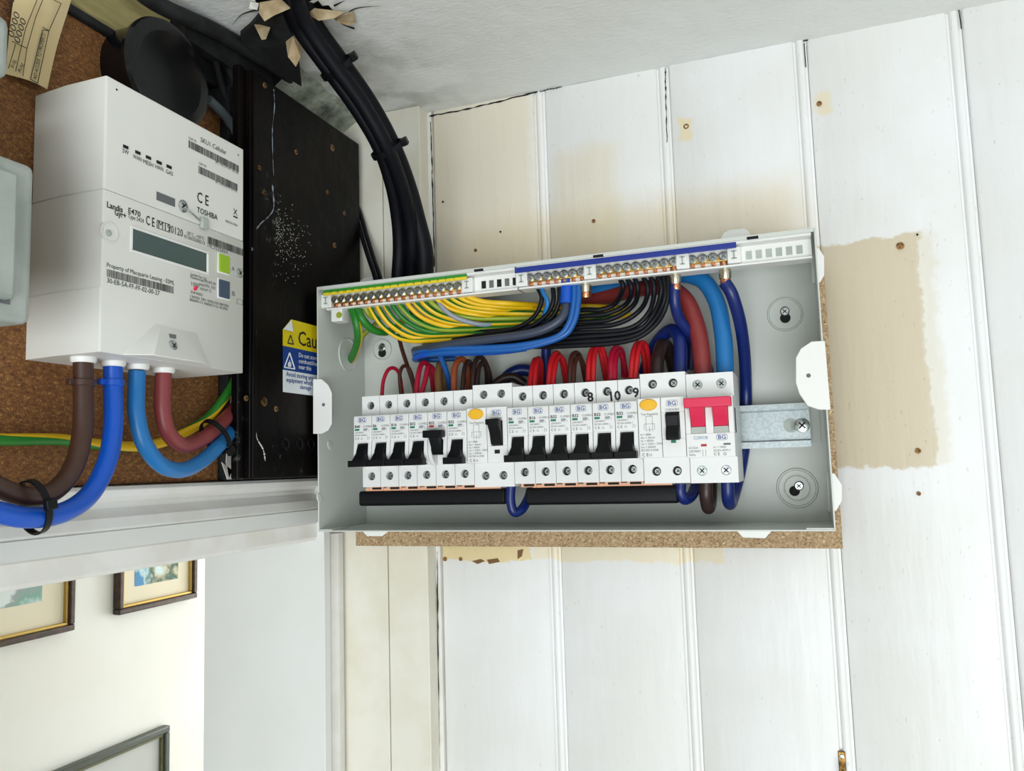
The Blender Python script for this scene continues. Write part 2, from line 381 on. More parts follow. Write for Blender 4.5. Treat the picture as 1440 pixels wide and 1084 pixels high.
# open joints: along the ceiling and in some grooves
def crack(pts, r, parent, d=YW - 0.0002, name='open_joint'):
    P_ = smooth([PY(a, b, d) for a, b in pts], 8); mb = MB(); n_ = len(P_)
    mb.tube([p + Vector((0.0006 * noise.noise(p * 160), 0, 0.0008 * noise.noise(p * 140 + Vector((5, 0, 0))))) for p in P_], lambda t: max(0.00012, r * (0.75 + 0.9 * noise.noise(Vector((t * 17, r * 5000, len(pts)))))), 5, sub=2)
    mb.build(name, DARK, parent)
crack([(604, 163), (650, 155), (700, 143), (757, 129)], 0.0010, wb); crack([(757, 129), (772, 126), (790, 122)], 0.0006, wb); crack([(936, 92), (946, 90)], 0.0009, wb); crack([(960, 86), (968, 84)], 0.0009, wb); crack([(976, 83), (1000, 78)], 0.0004, wb); crack([(1130, 57), (1136, 56)], 0.0008, wb); crack([(1345, 14), (1352, 12)], 0.0010, wb)
crack([(936, 96), (936, 130), (938, 200)], 0.0006, wb); crack([(1131, 60), (1133, 95)], 0.0006, wb); crack([(757, 132), (760, 230), (765, 330)], 0.0004, wb); crack([(1348, 14), (1352, 40)], 0.0006, wb)
crack([(606, 172), (608, 260), (611, 375)], 0.0008, wb); crack([(615, 775), (616, 900), (618, 1090)], 0.0007, wb)
# corner post: two flat boards with a gap
wp = struct(MB().box(V(-0.475, 0.739, -H0), V(-0.3605, YW + 0.011, ZC)).build('trim_1', POST))
MB().box(V(-0.4735, 0.735, -H0), V(-0.4046, 0.7392, ZC)).build('board', POST, wp, bevel=0.0008)
MB().box(V(-0.4036, 0.735, -H0), V(-0.3600, 0.7392, ZC)).build('board', POST, wp, bevel=0.0008)
# left wall slab with the doorway
wl = MB()
wl.box(V(-0.60, -2.2, -0.045), V(XW, 0.86, ZC)); wl.box(V(-0.60, 0.70, -H0), V(XW, 0.86, -0.045)); wl.box(V(-0.60, -2.2, -H0), V(XW, -0.12, -0.045))
wl = struct(wl.build('wall_left', DIRTY))
struct(MB().box(V(-0.592, 0.69, -H0), V(-0.449, 0.7005, -0.012)).build('trim_2', JAMB, bevel=0.0006))
struct(MB().box(V(-0.592, -0.11, -0.048), V(-0.449, 0.69, -0.036)).build('trim_3', JAMB))
struct(MB().box(V(-0.592, -0.12, -H0), V(-0.449, -0.108, -0.048)).build('trim_4', JAMB))
# yellowed timber lining above the chipboard, dark ledge strip
struct(MB().box(V(-0.4749, -0.6, 0.318), V(-0.466, 0.515, ZC)).build('trim_5', TIMBER))
struct(MB().box(V(-0.466, -0.6, 0.3185), V(-0.456, 0.47, 0.3245)).build('trim_6', BLACKW, bevel=0.001))
# head architrave (ogee) and the upright one
ogee = [(0.0, -0.066), (0.016, -0.066), (0.0185, -0.063), (0.0185, -0.050), (0.0165, -0.0475), (0.0165, -0.044), (0.0225, -0.040), (0.0255, -0.034), (0.0235, -0.027), (0.0185, -0.0235), (0.0155, -0.021), (0.0155, -0.017), (0.021, -0.013), (0.0225, -0.008), (0.021, -0.0055), (0.0, -0.0050)]
mb = MB(); mb.prism([(XW + a, b + H0) for a, b in ogee], 'y', -0.19, 0.736); struct(mb.build('trim_7', WHITE, angle=30, bevel=0.0006))
up = [(0.0, 0.694), (0.018, 0.694), (0.0195, 0.696), (0.0195, 0.7035), (0.0165, 0.7055), (0.0165, 0.709), (0.0215, 0.712), (0.0245, 0.718), (0.024, 0.726), (0.0205, 0.7335), (0.0, 0.7349)]
mb = MB(); mb.prism([(XW + a, b) for a, b in up], 'z', 0, H0 - 0.062); struct(mb.build('trim_8', WHITE, angle=30))
mb = MB(); mb.prism([(XW + a, 0.58 - b) for a, b in up], 'z', 0, H0 - 0.062); struct(mb.build('trim_9', WHITE, angle=30))
# ceiling: uneven plaster with a ragged hole where the cables come through
HC = Vector((-0.372, 0.532)); cg = 0.006; nx, ny = 200, 160; x0c, y0c = -0.477, -0.19
mb = MB(); idx = {}
def ragged(p): return (p - HC).length - (0.026 + 0.020 * noise.noise(Vector((p.x * 40, p.y * 40, 3.1))) + 0.012 * noise.noise(Vector((p.x * 110, p.y * 110, 9))))
vs = []; fs = []
for j in range(ny + 1):
    for i in range(nx + 1):
        p = Vector((x0c + i * cg, min(y0c + j * cg, YW + 0.006)))
        zz_ = 0.0005 * noise.noise(Vector((p.x * 70, p.y * 46, 0))) + 0.0010 * noise.noise(Vector((p.x * 14, p.y * 14, 5)))
        zz_ += 0.004 * math.exp(-max(0, ragged(p)) / 0.012) * noise.noise(Vector((p.x * 90, p.y * 90, 1)))
        vs.append((p.x, p.y, H0 + ZC + zz_))
for j in range(ny):
    for i in range(nx):
        p = Vector((x0c + (i + .5) * cg, y0c + (j + .5) * cg))
        if ragged(p) > 0: a = j * (nx + 1) + i; fs.append((a, a + 1, a + nx + 2, a + nx + 1))
mb.add(vs, fs)
xe = x0c + nx * cg; ye = YW + 0.006
mb.box(V(xe, -2.2, ZC), V(2.4, 0.86, ZC + 0.02)); mb.box(V(-0.60, -2.2, ZC), V(xe, y0c, ZC + 0.02))
ceil = struct(mb.build('ceiling', CEIL, recalc=False, angle=180))
MB().box(V(-0.6, y0c, ZC + 0.06), V(xe, 0.86, ZC + 0.08)).build('ceiling_void', DARK, ceil)
for pts in ([(372, 12), (352, 16), (338, 22), (326, 36)], [(484, 24), (500, 12), (536, 8)], [(498, 40), (486, 36), (474, 30)], [(470, 8), (486, 0)]):
    mb = MB(); mb.tube([(lambda r_: Vector((r_[0], r_[1], r_[2])) * ((ZC - 0.0012) / r_[2]) + Vector((0, 0, H0)))(ray(a, b)) for a, b in pts], lambda t: 0.0009 * (1.05 - t), 5, sub=5); mb.build('ceiling_crack', DARK, ceil)
# dirty plaster strip up in the corner above the black board
mb = MB(); vs = []; fs = []; nn = 26
for j in range(nn + 1):
    for i in range(9):
        yy = 0.615 + (0.735 - 0.615) * j / nn; t = i / 8; 
        xx_ = XW + 0.004 + 0.05 * t ** 1.6; zz_ = 0.325 + (ZC - 0.325 + 0.002) * (t ** 0.7)
        n_ = 0.006 * noise.noise(Vector((yy * 50, t * 4, 2)))
        vs.append(V(xx_ + n_, yy, zz_ + n_ * 0.5 if i < 8 else ZC + 0.003))
for j in range(nn):
    for i in range(8): a = j * 9 + i; fs.append((a, a + 1, a + 10, a + 9))
mb.add(vs, fs); MB.build(mb, 'plaster_cove', DIRTY, wl, recalc=False)
# hall beyond the doorway, floor
struct(MB().box(V(-1.70, -2.2, -H0), V(-1.60, 4.2, ZC + 0.3)).build('wall_hall', HALL))
struct(MB().box(V(-1.60, 4.1, -H0), V(-0.60, 4.2, ZC + 0.3)).build('wall_hall_end', HALL))
struct(MB().box(V(-0.60, 0.86, -H0), V(-0.55, 4.2, ZC + 0.3)).build('wall_hall_side', HALL))
struct(MB().box(V(-1.70, -2.2, ZC + 0.02), V(-0.60, 4.2, ZC + 0.06)).build('ceiling_hall', HALL))
struct(MB().box(V(-1.70, -2.2, -H0 - 0.05), V(2.4, 4.2, -H0)).build('floor', FLOORM))

# ================================================================== on the left wall
# chipboard sheet behind the meter
cb = MB(); cb.box(V(XW + 0.0002, -0.60, -0.0045), V(-0.460, 0.5515, 0.3184)); tag(cb.build('chipboard_sheet', CHIP_D, bevel=0.0008), 'dark brown chipboard sheet behind the electricity meter', 'board')
# splashed dark batten between the chipboard and the black board
mb = MB(); mb.box(V(XW + 0.0002, 0.5525, -0.0045), V(-0.452, 0.728, 0.3355)); tag(mb.build('batten', BLACKW, bevel=0.001), 'paint splashed dark timber packer behind the black board', 'timber')

# ---------------- smart meter
XF = -0.396
sm = thing('smart_meter', V(-0.43, 0.436, 0.0754), 'white smart electricity meter with lcd screen and a communications hub on top', 'electricity meter')
MY0, MY1 = 0.3700, 0.5020
def plan(y0, y1, xf, xb): c = 0.0012; return [(xb, y0 + 0.003), (xb + 0.03, y0), (xf - c, y0), (xf - c * .3, y0 + c * .3), (xf, y0 + c), (xf, y1 - c), (xf - c, y1), (xb, y1)]
hub = MB().prism(plan(MY0 + .0004, MY1, XF, -0.4598), 'z', H0 + 0.1768, H0 + 0.2495).build('communications_hub', METERP, sm, bevel=0.0022, seg=3)
case = MB().prism(plan(MY0, MY1, XF, -0.4598), 'z', H0 + 0.1155, H0 + 0.1763).build('meter_case', METERP, sm, angle=50)
tc = MB()
tc.prism(plan(MY0 - .0006, MY1, XF, -0.4598), 'z', H0 + 0.0757, H0 + 0.1155)
tcov = tc.build('terminal_cover', METERP, sm, angle=50)
# raised wedge with the cover screw
A = [PX(*p, XF) for p in [(170, 508), (300, 524), (281, 467), (218, 454)]]
def push(p, dx): return Vector((p.x + dx, p.y, p.z))
Bq = [push(PX(196, 505, XF), 0.011), push(PX(266, 519, XF), 0.011), push(PX(254, 473, XF), 0.0045), push(PX(217, 464, XF), 0.0045)]
A[0].z = A[1].z = H0 + 0.0758; Bq[0].z = Bq[1].z = H0 + 0.0764
wd = MB().hull_quad([push(a, -0.001) for a in A], Bq).build('screw_boss', METERP, tcov, bevel=0.0008)
def meter_screw(p, r, parent, n=(1, 0, 0), name='screw', slot=None):
    mb = MB(); mb.lathe(p, n, [(r, 0), (r, 0.0008), (r * 0.8, 0.0013)], 18)
    nn_ = Vector(n).normalized(); u = nn_.orthogonal().normalized(); w_ = nn_.cross(u); c = Vector(p) + nn_ * 0.00125
    for a, b in ((u, w_), (w_, u)):
        q = [c + a * r * .56 * i + b * r * .10 * j for i, j in ((-1, -1), (1, -1), (1, 1), (-1, 1))]
        mb.add(q + [v + nn_ * 0.0002 for v in q], [(0, 1, 2, 3), (4, 5, 6, 7), (0, 1, 5, 4), (1, 2, 6, 5), (2, 3, 7, 6), (3, 0, 4, 7)], 1)
    return mb.build(name, [ZINC, slot or DARK], parent, angle=30)
p = PX(242, 486, XF + 0.0068); meter_screw(p + Vector((0.0006, 0, 0)), 0.0036, tcov, (1, 0, 0.12))
p = PX(242, 473, XF + 0.0052); MB().box(p + Vector((-.001, -0.0028, -0.0014)), p + Vector((0.0008, 0.0028, 0.0014))).build('sealing_slot', INKG, tcov)
for px in (117, 159, 193, 230):
    q = PX(px, 528, -0.424); MB().lathe((q.x, q.y, H0 + 0.0757), (0, 0, -1), [(0.0076, 0), (0.0076, 0.0022), (0.0068, 0.0034)], 24).build('cable_collar', PLAST, sm)
def on_meter(px, py, dx=0.00025): return PX(px, py, XF + dx)
def mt(s, x0, y0, x1, cap, parent, m=INK, bold=0.0):
    a = on_meter(x0, y0); b = on_meter(x1, y0 + (x1 - x0) * 0.45)
    return text(s, cap * 0.00047 / 0.70, m, parent, a, RX, width=abs(b.y - a.y), bold=bold)
def mrect(name, x0, y0, x1, h, m, parent, t=0.0004, dx=0.0, bevel=0):     # h in px at the left edge
    a = on_meter(x0, y0, 0); a2 = on_meter(x0, y0 + h, 0); b = on_meter(x1, y0 + (x1 - x0) * 0.4, 0)
    return MB().box((XF - 0.0003 + dx, a.y, a2.z), (XF + t + dx, b.y, a.z)).build(name, m, parent, bevel=bevel)
def barcode(x0, y0, x1, h, parent, seed):
    rnd = random.Random(seed); a = on_meter(x0, y0, 0); a2 = on_meter(x0, y0 + h, 0); b = on_meter(x1, y0 + (x1 - x0) * .4, 0)
    mb = MB(); t = a.y; X_ = XF + 0.0002
    while t < b.y:
        wv = rnd.choice((.00022, .00035, .0005)); mb.add([(X_, t, a2.z), (X_, t + wv, a2.z), (X_, t + wv, a.z), (X_, t, a.z)], [(0, 1, 2, 3)]); t += wv + rnd.choice((.0002, .0003, .0004, .0005))
    return mb.build('barcode', INK, parent, flat=True)
for s_, x_, y_, wd_, lx, ly in [('SW', 172, 214, 9, 173, 203), ('WAN', 187, 222, 12, 190, 211), ('MESH', 201, 229, 14, 205, 218), ('HAN', 218, 236, 11, 220, 225), ('GAS', 233, 243, 10, 234, 231)]:
    mt(s_, x_, y_, x_ + wd_, 6, hub); mrect('status_light', lx, ly, lx + 7, 4.2, DARK, hub)
mt('SKU1 Cellular', 282, 199, 318, 7.5, hub)
mt('CHF ID', 265, 195, 276, 4, hub, INKG); barcode(265, 197, 335, 10.5, hub, 1); mt('8C-18-D9-FF-36-5B', 303, 229, 335, 4, hub, INKG)
mt('GPF ID', 280, 231, 290, 4, hub, INKG); barcode(279, 233, 334, 10.5, hub, 2); mt('8C-18-D9-FF-36-5C', 303, 257, 334, 4, hub, INKG)
mt('C E', 277, 283, 293, 16, hub, INK, 0.01); mt('TOSHIBA', 277, 298, 306, 8.5, hub, INK, 0.012)
mt('X', 328, 301, 334, 10, hub, INK); mrect('print_bar', 328, 303, 334, 2, INK, hub, t=0.0002)
mt('MADE IN CHINA', 317, 312, 334, 4, hub, INK)
# latch slot with screw and wire seal
mrect('latch_slot', 220, 269, 246, 12, INKG, hub, t=0.0002)
q = on_meter(257, 290, 0); meter_screw((XF - 0.0002, q.y, q.z), 0.0044, hub)
mb = MB(); a = on_meter(259, 291, .001); b = on_meter(270, 300, .002); c_ = on_meter(281, 310, .0015); mb.tube([a, b, c_], 0.0006, 6); mb.build('seal_wire', ZINC, hub)
q = on_meter(287, 314, 0.0015); mb = MB(); mb.box((q.x - 0.0015, q.y - 0.0032, q.z - 0.0042), (q.x + 0.0015, q.y + 0.0032, q.z + 0.0042)); mb.build('seal_tag', GREYP, hub, bevel=0.001)
q = on_meter(164, 126, 0); MB().cyl((XF - .0004, q.y, q.z), (1, 0, 0), 0.0007, 0.0006, 10).build('pin_hole', DARK, hub)
q = on_meter(335, 218, 0); MB().cyl((XF - .0004, q.y, q.z), (1, 0, 0), 0.0006, 0.0006, 10).build('pin_hole', DARK, hub)
# meter face
mt('Landis', 150, 291, 172, 8, case, INK, 0.018); mt('Gyr+', 161, 302, 177, 8, case, INK, 0.018); mt('E470', 180, 299, 197, 7.5, case, INK, 0.012); mt('Type 5424', 180, 306, 202, 6, case)
mt('C E', 205, 315, 217, 13, case, INK, 0.01); mt('M19', 222, 320, 239, 11, case); mt('0120', 240, 327, 257, 11, case)
a = on_meter(221, 309, 0.0003); b = on_meter(239, 327, 0.0003); mb = MB()
for (y0, y1, z0, z1) in [(a.y, b.y, a.z - .0003, a.z), (a.y, b.y, b.z, b.z + .0003), (a.y, a.y + .0003, b.z, a.z), (b.y - .0003, b.y, b.z, a.z)]: mb.box((XF, y0, z0), (XF + .0003, y1, z1))
mb.build('mark_frame', INK, case)
mt('-25\u00b0C...+55\u00b0C', 262, 329, 287, 5, case); mt('0120/SGS0212', 259, 334, 288, 5, case)
barcode(292, 332, 342, 10.5, case, 3); mt('19L3235864', 291, 347, 319, 5.5, case, INKG)
# round sealing pocket and its small marking
q = on_meter(154, 326, 0); mb = MB(); mb.lathe((XF - 0.0012, q.y, q.z), (1, 0, 0), [(0.0068, 0), (0.0068, 0.0016), (0.0056, 0.0016), (0.0050, 0.0004), (0.0034, 0.0002)], 28); mb.build('sealing_pocket', METERP, case)
MB().lathe((XF - 0.0011, q.y - 0.001, q.z - 0.001), (1, 0, 0), [(0.0022, 0), (0.0020, 0.0018), (0.001, 0.0022)], 14).build('seal_plug', GREYP, case)
# lcd
a = on_meter(183, 317, 0); b = on_meter(183, 354, 0); c_ = on_meter(293, 352, 0)
mb = MB(); y0, y1, z1, z0 = a.y, c_.y, a.z, b.z; t = 0.0016
for (p0, p1, q0, q1) in [(y0, y1, z1 - t, z1), (y0, y1, z0, z0 + t), (y0, y0 + t, z0 + t, z1 - t), (y1 - t * 1.4, y1, z0 + t, z1 - t)]: mb.box((XF - .0003, p0, q0), (XF + 0.0011, p1, q1))
bz = mb.build('lcd_bezel', PLAST, case, bevel=0.0004)
MB().box((XF - .0003, y0 + t * .8, z0 + t * .8), (XF + 0.0004, y1 - t, z1 - t * .8)).build('lcd_screen', LCD, case)
for nm, y_, m_, l_ in (('button', 356, GBTN, 'lime green push button'), ('button', 392, BBTN, 'slate blue push button')):
    o = mrect(nm, 306.5, y_, 321.5, 25, m_, case, t=0.0016, bevel=0.0007); o['label'] = l_
    f_ = mrect('button_rim', 305.5, y_ - 2, 322.5, 29, PLAST, case, t=0.0007, bevel=0.0005)
mt('A', 326, 380, 330, 7, case, INKG); mt('B', 326, 415, 330, 7, case, INKG)
mt('Property of Macquarie Leasing - ESML', 150, 375, 245, 6, case); barcode(150, 378, 244, 11, case, 4); mt('30-EB-5A-FF-FF-02-00-27', 150, 397, 224, 6.5, case)
mt('Landis+Gyr Ltd', 268, 387, 290, 4, case); mt('Peterborough PE2 6FZ GB', 268, 391, 303, 4, case); mt('1000', 268, 401, 279, 6, case, INKG); mt('imp/kWh  0.02', 280, 401, 303, 5, case, INKG)
MB().lathe(on_meter(274, 405.5, -0.0004), (1, 0, 0), [(0.0022, 0), (0.0020, 0.001), (0.0010, 0.0014)], 16, sy=0.7).build('pulse_light', PINK, case); mt('imp/kvarh  0.2', 281, 407, 297, 5, case, INKG)
mt('ZU41424321', 268, 412, 285, 4, case); mt('1.20/230A  230V 1.05Wp 0.25-100A 50Hz', 267, 418, 321, 4, case); mt('EN50470-1/-3  EN62053-21-23  IEC62052', 267, 423, 320, 4, case)
q = on_meter(337, 384, 0); meter_screw((XF - .0003, q.y, q.z), 0.0036, case)
mb = MB(); a = on_meter(333, 420, 0); b = on_meter(341, 429, 0)
for (y0, y1, z0, z1) in [(a.y, b.y, a.z - .0002, a.z), (a.y, b.y, b.z, b.z + .0002), (a.y, a.y + .0002, b.z, a.z), (b.y - .0002, b.y, b.z, a.z)]: mb.box((XF, y0, z0), (XF + .0002, y1, z1))
mb.build('mark_frame', INKG, case)

# ---------------- grey enclosures cut by the frame
ge = thing('grey_enclosure', V(-0.42, 0.25, 0.078), 'grey plastic enclosure with raised lid beside the electricity meter', 'enclosure')
MB().box(V(-0.4599, 0.17, 0.0805), V(-0.376, 0.3075, 0.1655)).build('base', GREYP, ge, bevel=0.004, seg=3)
MB().box(V(-0.3765, 0.18, 0.0905), V(-0.3690, 0.2925, 0.1560)).build('lid', GREYP, ge, bevel=0.002, seg=2); MB().box(V(-0.3768, 0.18, 0.0890), V(-0.3755, 0.2945, 0.1575)).build('lid_groove_shade', INKG, ge)  # grey plate round the lid paints the shadow line at its joint
ge2 = thing('grey_cover', V(-0.40, 0.30, 0.205), 'grey plastic cover above the raised lid enclosure and over the paper card', 'enclosure')
a = PX(17, 37, -0.405); b = PX(11, 111, -0.405)
MB().box((-0.4599, a.y - 0.07, b.z), (-0.405, a.y, a.z + 0.004)).build('cover_shell', GREYP, ge2, bevel=0.005, seg=3)
a = PX(6, 143, -0.400); b = PX(3, 210, -0.400)
mb = MB(); mb.box((-0.4599, a.y - 0.06, b.z - 0.01), (-0.400, a.y, a.z)); tag(mb.build('junction_cover', GREYP, bevel=0.005, seg=3), 'small grey plastic cover just above the raised lid enclosure', 'enclosure')

# ---------------- manila card
XP = -0.4575
card = thing('meter_reading_card', PX(50, 120, XP), 'manila paper meter reading card with printed boxes and handwriting', 'card')
cl = [PX(*q, XP) for q in [(8, 104), (14, 40), (24, -30), (36, -80)]]; cr = [PX(*q, XP) for q in [(60, 127), (76, 66), (98, 0), (112, -50)]]
vs = []; fs = []; A_ = smooth(cl, 5); B_ = smooth(cr, 5)
for i, (l_, r_) in enumerate(zip(A_, B_)):
    for j in range(7):
        t = j / 6; p = l_.lerp(r_, t); bow = 0.006 * math.sin(math.pi * t) * 0.5 + 0.004 * t * (1 - i / len(A_)); vs.append(Vector((p.x + bow, p.y, p.z)))
n7 = len(vs)
vs += [v + Vector((-0.0003, 0, 0)) for v in vs]
for i in range(len(A_) - 1):
    for j in range(6): a = i * 7 + j; fs += [(a, a + 1, a + 8, a + 7), (n7 + a, n7 + a + 7, n7 + a + 8, n7 + a + 1)]
MB().add(vs, fs).build('paper', MANILA, card, recalc=False, angle=180)
XI = XP + 0.0055
def ctext(s, x0, y0, x1, y1, cap, m=INK, bold=0):
    a = PX(x0, y0, XI); b = PX(x1, y1, XI); dy, dz = b.y - a.y, b.z - a.z
    return text(s, cap, m, card, a, RX, width=math.hypot(dy, dz), roll=math.atan2(dz, dy), bold=bold)
def cline(pts, wd_=0.00025):
    mb = MB()
    for (x0, y0), (x1, y1) in zip(pts, pts[1:]): mb.tube([PX(x0, y0, XI), PX(x1, y1, XI)], wd_, 4)
    mb.build('ruled_line', INK, card)
ctext('NO ACCESS TO PROPERTY', 51, 113, 64, 48, 0.0036, INK, 0.012)
cline([(43, 111), (60, 42), (69, 43), (53, 117), (43, 111)])
ctext('Rdg', 19, 97, 22, 86, 0.0032); ctext('Rdg', 29, 103, 33, 91, 0.0032)
cline([(12, 96), (22, 62)]); cline([(22, 100), (36, 40), (52, 0)]); cline([(32, 107), (38, 68)]); cline([(17, 58), (38, 68)]); cline([(38, 68), (50, 25), (60, 0)]); cline([(60, 38), (69, 43), (86, 5), (76, 0)])
ctext('0000', 19, 55, 28, 21, 0.0060, PENB); ctext('0000', 27, 63, 37, 30, 0.0060, PENB); ctext('13086', 8, 27, 20, 2, 0.0060, PENB)

# ---------------- round black cap
dc = thing('round_black_cap', V(-0.45, 0.4615, 0.257), 'round black bakelite cap with raised rim above the meter', 'cap')
cc = V(-0.4598, 0.4615, 0.2985)
MB().lathe(cc, (1, 0, 0), [(0.0375, 0), (0.0375, 0.022), (0.0405, 0.0225), (0.0412, 0.026), (0.0400, 0.0292), (0.0362, 0.0302)], 56).build('body', BAKE, dc, angle=30)
MB().lathe(cc + Vector((0.0290, 0, 0)), (1, 0, 0), [(0.0362, 0), (0.0352, 0.0004), (0.0345, -0.0004), (0.0325, -0.001), (0.031, 0.0012), (0.0, 0.0016)], 56).build('face_disc', BAKE, dc, angle=30)

# ---------------- black timber board
bb = thing('black_board', V(-0.44, 0.636, -0.004), 'black tarred timber meter board with screws and peeling paint streaks', 'board')
MB().box(V(-0.4370, 0.5470, -0.0040), V(-0.4250, 0.7240, 0.3420)).build('panel', TAR, bb, bevel=0.0012)
MB().box(V(-0.4375, 0.5385, -0.0040), V(-0.4300, 0.5466, 0.3440)).build('edge_strip', TAR, bb, bevel=0.0015)
MB().box(V(-0.4255, 0.5485, -0.0040), V(-0.4232, 0.5530, 0.3420)).build('edge_bead', TAR, bb, bevel=0.0008)
for px, py, r, m_ in [(467, 208, .0034, RUST), (372, 120, .0026, RUST), (416, 214, .0024, RUST), (364, 236, .0024, BRASSH), (370, 271, .0022, BRASSH), (460, 270, .0022, RUST), (484, 300, .0022, RUST), (371, 565, .0040, BRASSH), (388, 575, .0026, RUST), (346, 560, .0024, RUST), (470, 345, .0028, RUST)]:
    q = PX(px, py, -0.4250); mb = MB(); mb.lathe((q.x - .0004, q.y, q.z), (1, 0, 0), [(r, 0), (r * .95, .001), (r * .6, .0013)], 14)
    for u in (0, 1): mb.box((q.x + .0008, q.y - (r * .6 if u else r * .12), q.z - (r * .12 if u else r * .6)), (q.x + .0011, q.y + (r * .6 if u else r * .12), q.z + (r * .12 if u else r * .6)), 1)
    mb.build('screw', [m_, DARK], bb, angle=30)
for px, py in [(402, 624), (422, 624), (438, 624)]:
    q = PX(px, py, -0.425); MB().lathe((q.x - .0004, q.y, q.z), (1, 0, 0), [(.0052, 0), (.0050, .0009), (.0036, .0010), (.003, .0003)], 18, sy=1.2).build('cable_hole', BLACKP, bb)
def streak(pts, wd_, m_=PLFLK):
    mb = MB(); mb.tube([PX(x, y, -0.4246) for x, y in pts], lambda t: max(0.00005, wd_ * (0.45 + 1.3 * noise.noise(Vector((t * 23, wd_ * 999, 0))))), 6, sub=12); mb.build('paint_streak', m_, bb)
streak([(385, 125), (386, 150), (383, 185), (384, 230), (385, 248)], 0.0004, GREYI)
streak([(383, 260), (385, 290), (379, 303), (366, 315), (357, 330), (355, 355), (357, 380)], 0.0009, GREYI)
streak([(358, 385), (358, 430), (360, 470), (358, 540), (357, 590)], 0.0005, DGREY)
streak([(357, 590), (361, 615), (370, 632), (373, 648)], 0.0009)
rnd = random.Random(5); mb = MB()
for i in range(230):
    g = rnd.gauss(0, 1); px = 388 + abs(rnd.gauss(0, 22)); py = 325 + rnd.gauss(0, 22) + (px - 388) * 0.6
    if px > 438: continue
    q = PX(px, py, -0.42495); r = rnd.uniform(.0002, .0006); mb.add([(q.x, q.y - r, q.z), (q.x, q.y, q.z - r), (q.x, q.y + r, q.z), (q.x, q.y, q.z + r), (q.x + .0003, q.y, q.z)], [(0, 1, 4), (1, 2, 4), (2, 3, 4), (3, 0, 4)])
o = mb.build('mould_specks', PLFLK, bb, recalc=False); o['kind'] = 'stuff'
# pale paint splashes on the batten by the tails
for pts in [[(326, 540), (330, 560), (328, 600), (335, 640), (322, 672), (318, 650), (322, 600)], [(312, 650), (325, 660), (343, 673), (320, 674)]]:
    P_ = [PX(x_, y_, -0.4515) for x_, y_ in pts]; mb = MB(); mb.prism([(v.y, v.z) for v in P_], 'x', -0.4521, -0.4514)
    tag(mb.build('paint_splash', PLFLK), 'pale dried paint splash on the dark packer beside the cables', 'paint splash', 'paint splashes')

# ---------------- warning label
wl_ = thing('warning_label', PX(420, 555, -0.4246), 'yellow blue and white caution sticker on the black board', 'label')
yL0 = PX(398, 500, -0.4248).y; yL1 = yL0 + 0.064
def zl(py): return PX(398, py, -0.4248).z
for nm, z0, z1, m_ in [('yellow_band', 486, 452, WARNY), ('blue_band', 519.5, 486.3, WARNB), ('white_band', 551, 519.8, WARNW)]:
    mb = MB()
    if nm == 'yellow_band': mb.prism([(yL0, zl(z0)), (yL1, zl(z0)), (yL1, zl(446)), (yL0 + 0.012, zl(446)), (yL0, zl(463))], 'x', -0.4250, -0.4246)
    else: mb.box((-0.4250, yL0, zl(z0)), (-0.4246, yL1, zl(z1)))
    globals()[nm] = mb.build(nm, m_, wl_)
mb = MB(); mb.add([(-0.4244, yL0, zl(463)), (-0.4243, yL0 + 0.0118, zl(446.5)), (-0.4222, yL0 + 0.0115, zl(464)), ], [(0, 1, 2)]); mb.build('folded_corner', WARNW, wl_)
def tri_sign(cy, z0, h, m_, parent, th=0.0006):
    mb = MB(); w2 = h * 0.56; pts = [(cy - w2, z0), (cy + w2, z0), (cy, z0 + h)]
    for i in range(3):
        a = Vector((-0.4244, *pts[i])); b = Vector((-0.4244, *pts[(i + 1) % 3])); mb.tube([a, b], th, 4)
    mb.build('triangle_sign', m_, parent)
tri_sign(yL0 + 0.0090, zl(516), 0.0135, WARNW, blue_band); tri_sign(yL0 + 0.0105, zl(481), 0.0075, INK, yellow_band)
mb = MB(); fz = zl(514.5); fy = yL0 + 0.009
mb.prism([(fy - .0018, fz), (fy + .0018, fz), (fy + .0025, fz + .002), (fy + .0018, fz + .0045), (fy + .001, fz + .0035), (fy + .0004, fz + .0062), (fy - .0006, fz + .0038), (fy - .0016, fz + .0042), (fy - .0024, fz + .0018)], 'x', -0.4246, -0.4243); mb.build('flame_mark', WARNW, blue_band)
def lt(s, dy, py, sz, m_, parent, bold=0.0): text(s, sz, m_, parent, (-0.4244, yL0 + dy, zl(py)), RX, bold=bold)
lt('Caution', 0.0215, 480, 0.0185, INK, yellow_band, 0.01)
for i, s_ in enumerate(('Do not store', 'combustibles', 'near this')): lt(s_, 0.0225, 497.5 + i * 8.5, 0.0056, WARNW, blue_band, 0.012)
lt('Avoid storing any', 0.004, 528, 0.0058, WARNB, white_band, 0.014); lt('equipment which', 0.004, 536, 0.0058, WARNB, white_band, 0.014); lt('damage', 0.0245, 543.5, 0.0056, WARNB, white_band, 0.012)

